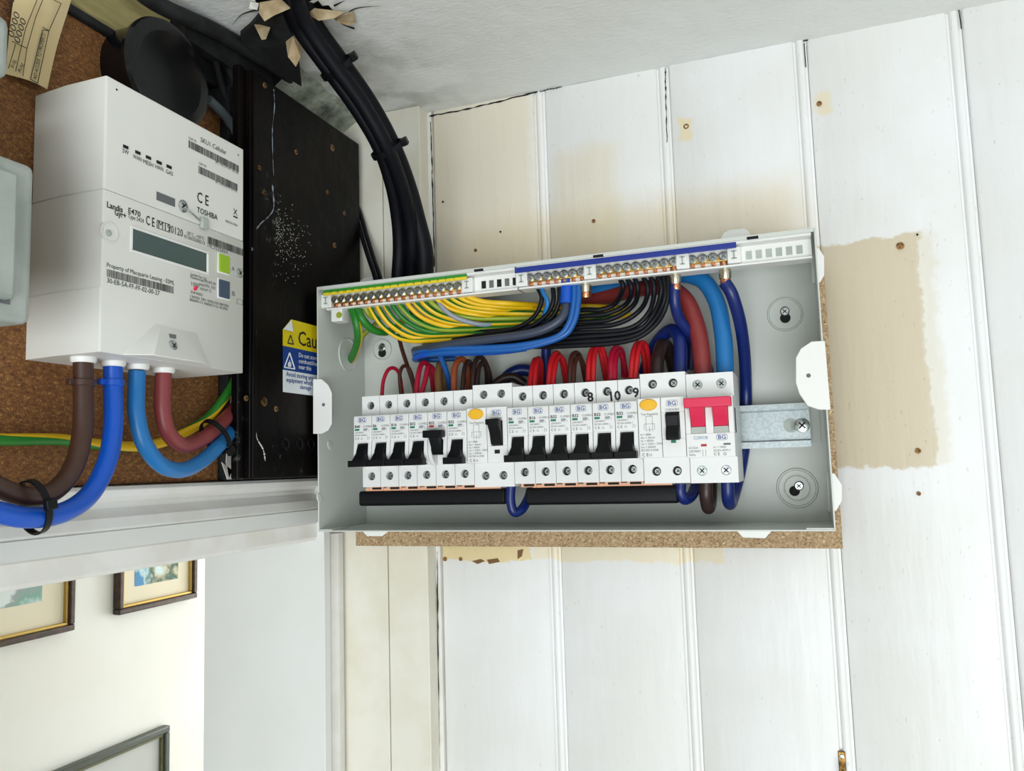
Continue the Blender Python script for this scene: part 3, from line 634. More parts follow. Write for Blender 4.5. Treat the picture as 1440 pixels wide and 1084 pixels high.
# ---------------- meter tails
def cable(name, pts, r, m_, label, group=None, cat='cable', seg=16, sub=8, **kw):
    mb = MB(); mb.tube(pts, r, seg, 0, sub=sub, **kw); return tag(mb.build(name, m_, angle=60), label, cat, group)
def T(lst): return [PX(x_, y_, X_) for x_, y_, X_ in lst]
cable('meter_tail', T([(117, 506, -.424), (117, 545, -.424), (116, 605, -.422), (104, 655, -.420), (79, 688, -.420), (45, 699, -.420), (0, 686, -.422), (-40, 660, -.424)]), 0.0059, MBROWN, 'thick brown meter tail curving down from the meter and out of view')
cable('meter_tail', T([(159, 510, -.424), (159, 548, -.424), (159, 600, -.420), (151, 648, -.416), (127, 694, -.414), (90, 720, -.412), (43, 728, -.412), (0, 721, -.412), (-40, 708, -.412)]), 0.0060, ROYAL, 'thick royal blue meter tail tied to the brown one')
cable('meter_tail', T([(193, 522, -.424), (192, 545, -.424), (192, 580, -.422), (202, 622, -.420), (226, 653, -.420), (255, 661, -.422), (284, 648, -.425), (308, 626, -.430), (330, 600, -.4435), (352, 575, -.4448), (370, 555, -.4448)]), 0.0056, SKY, 'thick light blue meter tail looping from the meter towards the black board')
cable('meter_tail', T([(230, 524, -.424), (229, 545, -.424), (229, 580, -.424), (237, 609, -.424), (256, 626, -.426), (278, 621, -.430), (301, 605, -.434), (328, 577, -.4440), (352, 552, -.4448), (370, 534, -.4448)]), 0.0056, MAROON, 'thick maroon meter tail looping from the meter towards the black board')
mb = MB(); mb.tube(T([(-40, 614, -.452), (0, 618, -.452), (83, 618, -.452), (133, 624, -.452), (187, 628, -.452), (228, 622, -.452), (267, 604, -.451), (293, 587, -.449), (313, 563, -.447), (330, 536, -.4455), (345, 505, -.4450), (352, 480, -.4450)]), 0.0038, 16, 0, stripe=1, twist=7.0, phase=0.25, sub=8)
tag(mb.build('earth_cable', [YELL, GREEN], angle=60), 'green and yellow earth cable running behind the meter tails', 'cable')
# coloured plastic clips on the tails under the meter
for px, m_, l_ in ((117, MBROWN, 'brown plastic clip wrapped round the brown meter tail'), (159, ROYAL, 'blue plastic clip wrapped round the royal blue meter tail')):
    q = PX(px, 538, -0.424); mb = MB(); mb.lathe((q.x, q.y, q.z - 0.0022), (0, 0, 1), [(0.0061, 0), (0.0068, 0.0002), (0.0068, 0.0042), (0.0061, 0.0044)], 24); mb.box((q.x - 0.003, q.y - 0.0105, q.z - 0.002), (q.x + 0.001, q.y - 0.0062, q.z + 0.002)); tag(mb.build('cable_clip', m_, bevel=0.0004), l_, 'clip')
def zip_tie(px, py, X_, axis, rl, rs, label, head, wd_=0.0042):
    q = PX(px, py, X_); n_ = Vector(axis).normalized(); mb = MB(); u = Vector((1, 0, 0)); u = (u - n_ * u.dot(n_)).normalized(); w_ = n_.cross(u); vs = []; fs = []; sg = 30
    for (r_, t_) in ((0, -1), (1, -1), (1, 1), (0, 1)):
        for i in range(sg):
            a = 2 * math.pi * i / sg; vs.append(q + w_ * math.cos(a) * (rl + r_ * .0010) + u * math.sin(a) * (rs + r_ * .0010) + n_ * t_ * wd_ / 2)
    for j in range(4):
        for i in range(sg): fs.append((j * sg + i, j * sg + (i + 1) % sg, ((j + 1) % 4) * sg + (i + 1) % sg, ((j + 1) % 4) * sg + i))
    mb.add(vs, fs); t = thing('cable_tie', q, label, 'cable tie'); mb.build('strap', BLACKP, t)
    h = q + w_ * head[0] * rl + u * head[1] * rs
    hb = MB(); hb.hull_quad([h + w_ * a * .0032 + n_ * b * .0034 + u * .0012 for a, b in ((-1, -1), (1, -1), (1, 1), (-1, 1))], [h + w_ * a * .0032 + n_ * b * .0034 + u * .0052 for a, b in ((-1, -1), (1, -1), (1, 1), (-1, 1))]); hb.build('tie_head', BLACKP, t, bevel=0.0006)
    return t
zip_tie(47, 713, -.4160, (0, 0.97, 0.22), 0.0150, 0.0112, 'black cable tie binding the brown and royal blue tails', (-0.1, 0.9))
zip_tie(303, 614, -.4335, (0, 0.75, 0.62), 0.0150, 0.0105, 'black cable tie binding the maroon and light blue tails', (0.95, 0.35))

# ---------------- dark cables up in the corner and torn ceiling pieces
cable('armoured_cable', T([(150, -55, -.445), (215, 2, -.445), (300, 42, -.443), (360, 77, -.440), (400, 104, -.442), (424, 134, -.452), (446, 180, -.4590)]), 0.0064, BLACKW, 'thick black sheathed cable running below the ceiling above the round cap')
for i, pts in enumerate([[(300, 60, -.460), (306, 100, -.457), (322, 148, -.455), (334, 170, -.452)], [(312, 58, -.462), (320, 92, -.457), (334, 130, -.452)], [(330, 85, -.462), (325, 120, -.456), (332, 150, -.452)]]):
    cable('old_flex', T(pts), 0.0030, BLACKW, 'dark dusty old flex hanging between the round cap and black board', 'old flexes beside the round cap', seg=10)
cable('grey_conductor', T([(293, 140, -.452), (308, 154, -.452), (322, 170, -.452), (334, 198, -.4525)]), 0.0042, mat('dusty_grey_sheath', C(92, 102, 106), 0.7), 'grey old cable emerging beside the round black cap', seg=12)
mb = MB(); mb.box(V(-0.4745, 0.498, 0.3359), V(-0.464, 0.640, 0.376)); mb.box(V(-0.4745, 0.498, 0.352), V(-0.4515, 0.640, 0.3762)); tag(mb.build('cavity_shade_block', BLACKW, bevel=0.001), 'dark block added as shade in the cavity near the ceiling beside the yellowed lining', 'timber')  # added block; its dark colour stands in for the shade inside the cavity
def flake(pts, drop, m_, label, grp, th=0.0010):
    q = [ray(x_, y_) for x_, y_ in pts]; P_ = []
    for (x_, y_), r_, dz in zip(pts, q, drop):
        s_ = (ZC - 0.0035 - dz) / r_[2]; P_.append(Vector((r_[0] * s_, r_[1] * s_, r_[2] * s_ + H0)))
    mb = MB(); n_ = len(P_); mb.add(P_ + [p_ + Vector((0, 0, th)) for p_ in P_], [tuple(range(n_)), tuple(range(n_, 2 * n_))[::-1]] + [(i, (i + 1) % n_, n_ + (i + 1) % n_, n_ + i) for i in range(n_)])
    tag(mb.build('torn_paper', m_, flat=True), label, 'ceiling paper', grp)
GR = 'torn ceiling pieces around the cable hole'
flake([(338, 50), (352, 38), (366, 22), (398, 24), (412, 52), (421, 92), (424, 122), (408, 112), (372, 84), (340, 60)], [.002, .002, .003, .006, .012, .014, .018, .014, .010, .006], BLACKW, 'dark splintered board fragment below the torn ceiling paper', None, 0.004)
flake([(365, 5), (395, 0), (408, 12), (385, 22), (372, 30), (364, 18)], [0, 0, .004, .010, .014, .006], PAPERT, 'tan torn ceiling paper hanging beside the cable hole', GR)
flake([(432, 12), (455, 16), (484, 18), (470, 26), (448, 29), (436, 22)], [0, 0, 0, .006, .010, .005], PAPERT, 'tan torn ceiling paper hanging beside the cable hole', GR)
flake([(470, 27), (496, 17), (500, 32), (490, 36), (474, 31)], [.001, 0, 0, .006, .008], PAPERT, 'tan torn ceiling paper hanging beside the cable hole', GR)
flake([(357, 34), (380, 40), (374, 55), (368, 56)], [.002, .008, .020, .020], PAPERT, 'tan torn ceiling paper hanging beside the cable hole', GR)
flake([(402, 60), (412, 52), (424, 66), (423, 80), (416, 94), (405, 80)], [.016, .016, .020, .030, .036, .030], PAPERT, 'tan torn ceiling paper hanging beside the cable hole', GR)
flake([(352, 4), (364, 6), (362, 14), (350, 12)], [0, 0, .006, .004], PLFLK, 'white broken plaster flake at the cable hole', None)
# black bundle from the ceiling hole down into the consumer unit
def K(lst): return [PY(x_, y_, d_) for x_, y_, d_ in lst]
BG_ = 'black cables dropping from the ceiling hole'
cable('black_cable', K([(405, -12, .520), (409, 12, .530), (424, 45, .548), (460, 95, .570), (500, 150, .592), (533, 206, .615), (552, 262, .640), (560, 310, .660), (562, 350, .672), (560, 388, .678), (560, 420, .680)]), 0.0066, BLACKR, 'thick black cable dropping from the ceiling hole into the consumer unit', BG_)
cable('black_cable', K([(425, -15, .524), (430, 8, .535), (448, 42, .552), (483, 90, .575), (521, 145, .598), (552, 202, .620), (574, 258, .645), (588, 312, .664), (596, 350, .674), (597, 385, .680), (597, 420, .680)]), lambda t: 0.0068 + 0.0018 * max(0, min(1, (t - .6) / .2)), BLACKR, 'thick black cable dropping from the ceiling hole into the consumer unit', BG_)
cable('black_cable', K([(416, -12, .508), (420, 10, .518), (437, 44, .534), (472, 94, .556), (511, 148, .580), (543, 205, .603), (565, 262, .632), (577, 312, .656), (580, 350, .670), (579, 386, .684), (579, 420, .684)]), 0.0064, BLACKR, 'thick black cable dropping from the ceiling hole into the consumer unit', BG_)
def trunk_tie(px, py, d_, ax, label):
    q = PY(px, py, d_); n_ = Vector(ax).normalized(); u = Vector((0, -1, 0)); u = (u - n_ * u.dot(n_)).normalized(); w_ = u.cross(n_); t = thing('cable_tie', q, label, 'cable tie'); mb = MB(); vs = []; fs = []; sg = 32
    for (r_, t_) in ((0, -1), (1, -1), (1, 1), (0, 1)):
        for i in range(sg):
            a = 2 * math.pi * i / sg; vs.append(q + w_ * math.cos(a) * (.0148 + r_ * .001) + u * math.sin(a) * (.0122 + r_ * .001) + n_ * t_ * .0024)
    for j in range(4):
        for i in range(sg): fs.append((j * sg + i, j * sg + (i + 1) % sg, ((j + 1) % 4) * sg + (i + 1) % sg, ((j + 1) % 4) * sg + i))
    mb.add(vs, fs); mb.build('strap', BLACKP, t)
    h = q + w_ * 0.0165; hb = MB(); hb.hull_quad([h + w_ * -.002 + n_ * a * .0032 + u * b * .0032 for a, b in ((-1, -1), (1, -1), (1, 1), (-1, 1))], [h + w_ * .0035 + n_ * a * .0032 + u * b * .0032 for a, b in ((-1, -1), (1, -1), (1, 1), (-1, 1))]); hb.build('tie_head', BLACKP, t, bevel=0.0006)
a = PY(448, 70, .548); b = PY(500, 140, .586); trunk_tie(474, 95, .566, b - a, 'black cable tie around the bundle just below the ceiling')
a = PY(520, 180, .60); b = PY(560, 250, .634); trunk_tie(545, 210, .612, b - a, 'black cable tie around the bundle nearer the consumer unit')
for o_ in (0, 7):
    cable('thin_black_flex', K([(484 + o_, 262, .7305), (498 + o_, 296, .7290), (508 + o_, 330, .724), (518 + o_, 362, .715), (528 + o_, 392, .70), (532 + o_, 420, .695)]), 0.0024, BLKI, 'thin black flex slipping from behind the black board into the enclosure', 'thin flexes by the black board', seg=8)
# ---------------- hall pictures
def frame(y0, y1, z0, z1, fw, mw, fm, art, mount, label, inner=GOLD):
    t = thing('picture_frame', V(-1.59, (y0 + y1) / 2, z0), label, 'picture'); X_ = -1.5995
    for a, b, c_, d_ in [(y0, y1, z1 - fw, z1), (y0, y1, z0, z0 + fw), (y0, y0 + fw, z0 + fw, z1 - fw), (y1 - fw, y1, z0 + fw, z1 - fw)]:
        MB().box(V(X_, a, c_), V(X_ + 0.022, b, d_)).build('frame_bar', fm, t, bevel=0.003)
    g = fw * 0.45
    mb = MB()
    for a, b, c_, d_ in [(y0 + fw, y1 - fw, z1 - fw - g, z1 - fw), (y0 + fw, y1 - fw, z0 + fw, z0 + fw + g), (y0 + fw, y0 + fw + g, z0 + fw + g, z1 - fw - g), (y1 - fw - g, y1 - fw, z0 + fw + g, z1 - fw - g)]: mb.box(V(X_, a, c_), V(X_ + 0.016, b, d_))
    mb.build('inner_slip', inner, t, bevel=0.001)
    MB().box(V(X_, y0 + fw, z0 + fw), V(X_ + 0.008, y1 - fw, z1 - fw)).build('mount_board', mount, t)
    MB().box(V(X_ + .007, y0 + fw + mw, z0 + fw + mw), V(X_ + 0.0086, y1 - fw - mw, z1 - fw - mw)).build('artwork', art, t)
    return t
frame(1.02, 1.421, -0.338, 0.12, 0.014, 0.062, FRAMEW, ART1, MOUNT, 'framed pale green watercolour in dark and gilt frame on the hall wall')
frame(1.546, 1.812, -0.328, 0.02, 0.014, 0.045, FRAMEW, ART2, MOUNT, 'framed blue and dark green watercolour with cream mount on the hall wall')
frame(1.25, 1.717, -1.05, -0.632, 0.016, 0.085, mat('grey_frame_wood', C(74, 80, 72), 0.4), ART3, MOUNTG, 'grey framed sea blue picture hanging lowest on the hall wall', mat('olive_slip', C(104, 104, 70), 0.5))
# small brass hook on the boarded wall
hk = thing('brass_hook', V(0.010, YW - .004, -0.262), 'small aged brass hook screwed to the white boards', 'hook')
q = PY(1184, 1066, YW)
MB().box((q.x - .0028, YW - .0022, q.z - .016), (q.x + .0028, YW - .0004, q.z + .006)).build('backplate', BRASSH, hk, bevel=0.0006)
MB().tube([(q.x, YW - .002, q.z - .012), (q.x, YW - .010, q.z - .016), (q.x, YW - .015, q.z - .011), (q.x, YW - .014, q.z - .004)], 0.0014, 8).build('hook_arm', BRASSH, hk)
MB().lathe((q.x, YW - .0022, q.z + .002), (0, -1, 0), [(.0019, 0), (.0016, .0008), (.0005, .0010)], 12).build('screw', ZINC, hk)

# ================================================================== consumer unit on the boarded wall
mb = MB(); mb.box(V(-0.430, 0.717, -0.0742), V(0.0206, 0.735, 0.172))
tag(mb.build('chipboard_backing', CHIP_L, bevel=0.0006), 'raw chipboard backing panel behind the open consumer unit', 'board')
XL, XR, ZT, ZB, YF, YB = -0.4176, 0.0142, 0.1698, -0.0532, 0.632, 0.7155
cu = thing('consumer_unit', V((XL + XR) / 2, 0.674, ZB), 'open white metal consumer unit enclosure with its cover removed', 'fuse box')
TH = 0.0012
MB().box(V(XL, YB, ZB), V(XR, YB + TH, ZT)).build('back_panel', POWDER, cu)
top_ = MB().box(V(XL, YF, ZT - TH), V(XR, YB, ZT)).build('top_panel', POWDER, cu, bevel=0.0004)
bot = MB().box(V(XL, YF, ZB), V(XR, YB, ZB + TH)).build('bottom_panel', POWDER, cu, bevel=0.0004)
lef = MB().box(V(XL, YF, ZB + TH), V(XL + TH, YB, ZT - TH)).build('side_panel', POWDER, cu, bevel=0.0004)
rig = MB().box(V(XR - TH, YF, ZB + TH), V(XR, YB, ZT - TH)).build('side_panel', POWDER, cu, bevel=0.0004)
# folded return lips
MB().box(V(XL + TH, YF + 0.0002, ZT - 0.0030), V(XR - TH, YF + 0.0014, ZT - TH)).build('lip', POWDER, top_)
MB().box(V(XL + TH, YF + 0.0004, ZB + TH), V(XL + 0.014, YF + .03, ZB + 0.0022)).build('corner_fold', POWDER, bot, bevel=0.0004)
MB().box(V(XR - 0.020, YF + 0.0004, ZB + TH), V(XR - TH, YF + .03, ZB + 0.0024)).build('corner_fold', POWDER, bot, bevel=0.0004)
def tab(poly, y0, y1, parent, name='fixing_tab', hole=None):
    mb = MB(); mb.prism([(PY(a, b, y0).x, PY(a, b, y0).z) for a, b in poly], 'y', y0, y1); o = mb.build(name, PLAST, parent, bevel=0.0005)
    if hole: q = PY(*hole, y0); MB().cyl((q.x, y0 + .0006, q.z), (0, -1, 0), 0.0016, 0.0008, 14).build('tab_hole', INKG, parent)
tab([(440, 533), (452, 533), (461, 541), (466, 552), (466, 596), (461, 605), (452, 610), (440, 610)], YF - 0.0014, YF, lef, hole=(455, 569))
tab([(1160, 479), (1141, 480), (1126, 490), (1119, 503), (1119, 538), (1124, 554), (1136, 571), (1152, 576), (1168, 576)], YF - 0.0014, YF, rig, hole=(1137, 528))
for poly in ([(506, 740), (510, 748), (516, 754), (537, 754), (546, 747), (548, 738)], [(1032, 738), (1037, 748), (1045, 756), (1076, 757), (1084, 748), (1088, 740)],
             [(1140, 345), (1152, 349), (1159, 361), (1159, 387), (1153, 397), (1142, 398)], [(1162, 663), (1174, 666), (1184, 682), (1184, 704), (1176, 718), (1164, 720)],
             [(500, 402), (508, 393), (514, 390), (530, 387), (538, 388), (545, 398)], [(1010, 340), (1018, 327), (1026, 323), (1046, 321), (1052, 324), (1058, 336)]):
    tab(poly, 0.7125, 0.7138, cu, 'mounting_ear')
# pressed dishes with keyholes and mounting screws
def keyhole(px, py, r, sx, sy, ang, ring2=None):
    q = PY(px, py, YB); t = MB(); t.lathe((q.x, YB + 0.0004, q.z), (0, -1, 0), [(r, 0), (r, 0.0008), (r * .965, 0.0024), (r * .91, 0.0024), (r * .86, 0.0008), (r * .4, 0.0008)], 44)
    if ring2: t.lathe((q.x, YB, q.z), (0, -1, 0), [(ring2, 0.0005), (ring2, 0.0016), (ring2 * .94, 0.0018), (ring2 * .9, 0.0009), (ring2 * .3, 0.0009)], 40)
    d_ = t.build('pressed_dish', POWDER, cu, angle=25)
    c_ = Vector((q.x, YB - 0.0002, q.z)); dx, dz = math.cos(ang), math.sin(ang); L = 0.0065
    mb = MB(); mb.cyl(c_ - Vector((dx * L * .5, 0, dz * L * .5)), (0, -1, 0), 0.0042, 0.0012, 20); mb.cyl(c_ + Vector((dx * L * .5, 0, dz * L * .5)), (0, -1, 0), 0.0032, 0.0011, 20)
    u = Vector((-dz, 0, dx)) * 0.0026; a = c_ - Vector((dx, 0, dz)) * L * .5; b = c_ + Vector((dx, 0, dz)) * L * .5
    mb.hull_quad([a + u, a - u, b - u, b + u], [v + Vector((0, -0.0010, 0)) for v in (a + u, a - u, b - u, b + u)]); mb.build('keyhole', DARK, d_)
    p_ = c_ + Vector((dx * L * .35, -0.0009, dz * L * .35)); meter_screw(p_, 0.0037, d_, (0, -1, 0), 'mounting_screw')
keyhole(1104, 442, 0.0145, 1, 1, math.radians(90)); keyhole(1121, 686, 0.0165, 1, 1, math.radians(48), 0.0105); keyhole(538, 492, 0.0108, 1, 1, math.radians(90))
q = PX(489, 499, XL + TH); MB().lathe((XL + TH - .0004, q.y, q.z), (1, 0, 0), [(0.0165, 0), (0.0165, 0.001), (0.0158, 0.0014), (0.0150, 0.001), (0.0146, 0.0007), (0.004, 0.0007)], 40).build('knockout', POWDER, lef, angle=25)
for px, py in ((464, 626), (450, 700)): 
    q = PX(px, py, XL + TH); MB().lathe((XL + TH - .0004, q.y, q.z), (1, 0, 0), [(.0042, 0), (.0036, .0008), (.0012, .0012)], 18, sy=1.3).build('pressed_pip', POWDER, lef)
# din rail
rl = MB(); YR = 0.690
hat = [(YR, 0.0437), (YR, 0.0390), (0.6972, 0.0378), (0.6972, 0.0148), (YR, 0.0136), (YR, 0.0085), (YR + .0011, 0.0085), (YR + .0011, 0.0126), (0.6984, 0.0138), (0.6984, 0.0388), (YR + .0011, 0.0400), (YR + .0011, 0.0437)]
rl.prism([(a, b + H0) for a, b in hat], 'x', -0.392, 0.0015); rail = rl.build('din_rail', GALV, cu, angle=30)
q = PY(1128, 598, 0.697); meter_screw((q.x, 0.6971, q.z), 0.0060, rail, (0, -1, 0), 'rail_screw')
q2 = PY(1112, 598, 0.697); mb = MB(); mb.cyl((q2.x, 0.6974, q2.z), (0, -1, 0), 0.0058, 0.0004, 22); mb.box((q2.x, 0.6970, q2.z - .0036), (q.x, 0.6974, q.z + .0036)); mb.build('rail_slot', GREYP, rail)
for xs in (-0.38, -0.006): MB().box(V(xs - .008, 0.6984, 0.012), V(xs + .008, YB, 0.040)).build('rail_stand', POWDER, rail)
q = PY(1143, 597, YB); MB().box((q.x - .006, YB - .0008, q.z - .014), (q.x + .006, YB, q.z + .014)).build('pressed_pad', POWDER, cu, bevel=0.0006)
# terminal bars
SCR = {}
def bar_screw(x_, z_, y_, parent, r=0.0036):
    if r not in SCR:
        o = meter_screw((x_, y_, z_), r, parent, (0, -1, 0.05), 'terminal_screw', INKG); SCR[r] = (o.data, Vector((x_, y_, z_)) - wloc(parent), wloc(parent)); return o
    me, off, base_ = SCR[r]; o = bpy.data.objects.new('terminal_screw', me); COL.objects.link(o); o.parent = parent
    o.location = Vector((x_, y_, z_)) - wloc(parent) - off; o.rotation_euler = (0, 0, 0); return o
def carrier(x0, x1, parent_name, m_=PLAST):
    mb = MB(); mb.box(V(x0, 0.6445, 0.1505), V(x1, 0.6560, 0.1648)); mb.box(V(x0, 0.6400, 0.1488), V(x1, 0.6560, 0.1505)); mb.box(V(x0, 0.6345, 0.1648), V(x1, 0.656, 0.1686)); return mb.build(parent_name, m_, cu, bevel=0.0004)
def bracket(x_, parent):
    mb = MB(); mb.box(V(x_ - .0052, 0.6385, 0.1510), V(x_ + .0052, 0.6450, 0.1638)); b_ = mb.build('bracket', PLAST, parent, bevel=0.0008)
    mb = MB(); mb.box(V(x_ - .0006, 0.6378, 0.1545), V(x_ + .0006, 0.6388, 0.1605)); mb.box(V(x_ - .0020, 0.6378, 0.1600), V(x_ + .0020, 0.6388, 0.1608)); mb.box(V(x_ - .0020, 0.6378, 0.1543), V(x_ + .0020, 0.6388, 0.1551)); mb.build('bracket_clip', GREYP, parent)
ec = carrier(-0.4125, -0.2225, 'earth_bar')
def brassbar(x0, x1, n, parent, xs0, xs1, z_=0.1578):
    mb = MB(); mb.box(V(x0, 0.6405, 0.1540), V(x1, 0.6478, 0.1592)); mb.build('brass_bar', BRASS, parent, bevel=0.0005)
    for i in range(n): bar_screw(xs0 + (xs1 - xs0) * i / (n - 1), H0 + z_, 0.6404, parent)
    mb = MB()
    for i in range(n): X_ = xs0 + (xs1 - xs0) * i / (n - 1); mb.box(V(X_ - .0014, 0.6412, 0.1515), V(X_ + .0014, 0.6470, 0.1543))
    mb.build('copper_wire_ends', COPPER, parent, bevel=0.0004)
brassbar(-0.408, -0.2755, 17, ec, -0.4038, -0.2797); bracket(-0.2700, ec); bracket(-0.4120, ec)
# green and yellow numbered strip
MB().box(V(-0.4114, 0.6335, 0.1637), V(-0.2680, 0.6346, 0.1662)).build('green_strip', GSTRIP, ec); MB().box(V(-0.4114, 0.6335, 0.1612), V(-0.2680, 0.6346, 0.16365)).build('yellow_strip', YSTRIP, ec)
for i in range(17): text(str(17 - i), 0.0034, INK, ec, V(-0.4040 + 0.1243 * i / 16, 0.6332, 0.1622), RY, align='CENTER')
for i in range(5): MB().box(V(-0.2585 + i * .0072, 0.6440, 0.1540), V(-0.2545 + i * .0072, 0.6447, 0.1605)).build('empty_slot', INKG if i % 2 else DARK, ec)
mb = MB(); mb.box(V(-0.4075, 0.640, 0.1375), V(-0.3960, 0.653, 0.1492)); cl_ = mb.build('end_clamp', PLAST, ec, bevel=0.0008)
MB().cyl(V(-0.3985, 0.6398, 0.1430), (0, -1, 0), 0.0028, 0.0008, 14).build('clamp_terminal', LIME, ec)
nc = carrier(-0.2245, 0.0110, 'neutral_bar')
MB().box(V(-0.2240, 0.6335, 0.1616), V(-0.0431, 0.6346, 0.1662)).build('blue_strip', BSTRIP, nc, bevel=0.0008)
brassbar(-0.2160, -0.1650, 7, nc, -0.2128, -0.1681); brassbar(-0.1563, -0.0890, 9, nc, -0.1530, -0.0922); brassbar(-0.0810, -0.0505, 4, nc, -0.0777, -0.0536)
for x_ in (-0.2200, -0.1605, -0.0850, -0.0455): bracket(x_, nc)
for i in range(6): MB().box(V(-0.0370 + i * .0074, 0.6440, 0.1540), V(-0.0325 + i * .0074, 0.6447, 0.1605)).build('empty_slot', GREYP, nc)
for px, py in ((673, 377), (841, 356), (1058, 329)):
    q = PY(px, py, YF); MB().box((q.x - .0042, YF - .0002, H0 + ZT - .0030), (q.x + .0042, YF + .002, H0 + ZT - .0013)).build('lip_slot', DARK, top_)

# ---------------- modules on the rail
MP = 0.01803; MX0 = -0.3669; YS = 0.640; YN = 0.625
def mx(i): return MX0 + MP * i
def term_screw(p, parent):
    return meter_screw(Vector(p) + Vector((0.0005, 0.0006, -0.0002)), 0.0026, parent, (0, -1, 0), 'terminal_screw')
def shoulders(mb, x0, x1, zb, zt, n0, n1, cxs, holes=True):
    """side walls, back and the two stepped shoulders of a rail module, with a screw well over each pole"""
    mb.box(V(x0, YS + 0.006, zb), V(x1, 0.6895, zt)); edges = [x0] + [(a + b) / 2 for a, b in zip(cxs, cxs[1:])] + [x1]
    for z0, z1, cz in ((zb, n0, zb + 0.0095), (n1, zt, zt - 0.0085)):
        for i, cx in enumerate(cxs): mb.holed(edges[i], edges[i + 1], H0 + z0, H0 + z1, YS, cx, H0 + cz, 0.0036, 0.005)
        mb.add([V(x0, YS, z0), V(x1, YS, z0), V(x1, YS + .0061, z0), V(x0, YS + .0061, z0)], [(0, 1, 2, 3)]); mb.add([V(x0, YS, z1), V(x1, YS, z1), V(x1, YS + .0061, z1), V(x0, YS + .0061, z1)], [(0, 1, 2, 3)])
        for X_ in (x0, x1): mb.add([V(X_, YS, z0), V(X_, YS, z1), V(X_, YS + .0061, z1), V(X_, YS + .0061, z0)], [(0, 1, 2, 3)])
def logo(x_, z_, wd_, parent, y_=YN - .00025):
    h = wd_ * 0.56; mb = MB(); t = 0.00022; r = h * .3; pts = []
    for cx, cz, a0 in ((wd_ / 2 - r, h / 2 - r, 0), (-wd_ / 2 + r, h / 2 - r, 90), (-wd_ / 2 + r, -h / 2 + r, 180), (wd_ / 2 - r, -h / 2 + r, 270)):
        for s_ in range(4): a = math.radians(a0 + 30 * s_); pts.append((cx + r * math.cos(a), cz + r * math.sin(a)))
    n_ = len(pts); vs = [V(x_ + a, y_, z_ + b) for a, b in pts] + [V(x_ + a * (1 - 2 * t / wd_), y_, z_ + b * (1 - 2 * t / h)) for a, b in pts]
    mb.add(vs, [(i, (i + 1) % n_, n_ + (i + 1) % n_, n_ + i) for i in range(n_)]); mb.build('logo_outline', INKB, parent, flat=True)
    text('BG', h * 0.92, INKB, parent, V(x_, y_, z_ - h * 0.31), RY, width=wd_ * 0.70, align='CENTER', name='logo_letters', bold=0.012)
def poly_hull(mb, rings, m=0):
    n_ = len(rings[0]); vs = [v for r_ in rings for v in r_]; fs = [tuple(range(n_))[::-1], tuple(range((len(rings) - 1) * n_, len(rings) * n_))]
    for j in range(len(rings) - 1): fs += [(j * n_ + i, j * n_ + (i + 1) % n_, (j + 1) * n_ + (i + 1) % n_, (j + 1) * n_ + i) for i in range(n_)]
    mb.add(vs, fs, m)
def toggle(x_, zb, up, parent, w1=0.0046, w2=0.0088, mat_=None, hz=0.0):
    """lever: a stem in the slot ending in a wide finger bar"""
    mb = MB()
    if not up: st = [(-0.004, 0.0390), (-0.0150, 0.0378), (-0.0185, 0.0320), (-0.0190, 0.0300), (-0.0235, 0.0240), (-0.0235, 0.0185), (-0.004, 0.0185)]; bar = (0.0180, 0.0236)
    else: st = [(-0.004, 0.0262), (-0.0160, 0.0262), (-0.0185, 0.0300), (-0.0190, 0.0330), (-0.0235, 0.0410), (-0.0235, 0.0462), (-0.004, 0.0462)]; bar = (0.0405, 0.0466)
    mb.prism([(YS + a, H0 + zb + b + hz) for a, b in st], 'x', x_ - w1, x_ + w1)
    mb.box(V(x_ - w2, YS - 0.0258, zb + bar[0] + hz), V(x_ + w2, YS - 0.0180, zb + bar[1] + hz))
    if not up: mb.hull_quad([V(x_ - w1, YS - .0190, zb + .0300), V(x_ + w1, YS - .0190, zb + .0300), V(x_ + w1, YS - .012, zb + .0300), V(x_ - w1, YS - .012, zb + .0300)], [V(x_ - w1 * 1.35, YS - .0236, zb + .0234), V(x_ + w1 * 1.35, YS - .0236, zb + .0234), V(x_ + w1 * 1.35, YS - .014, zb + .0234), V(x_ - w1 * 1.35, YS - .014, zb + .0234)])
    return mb.build('toggle', mat_ or BLACKP, parent, bevel=0.0006)
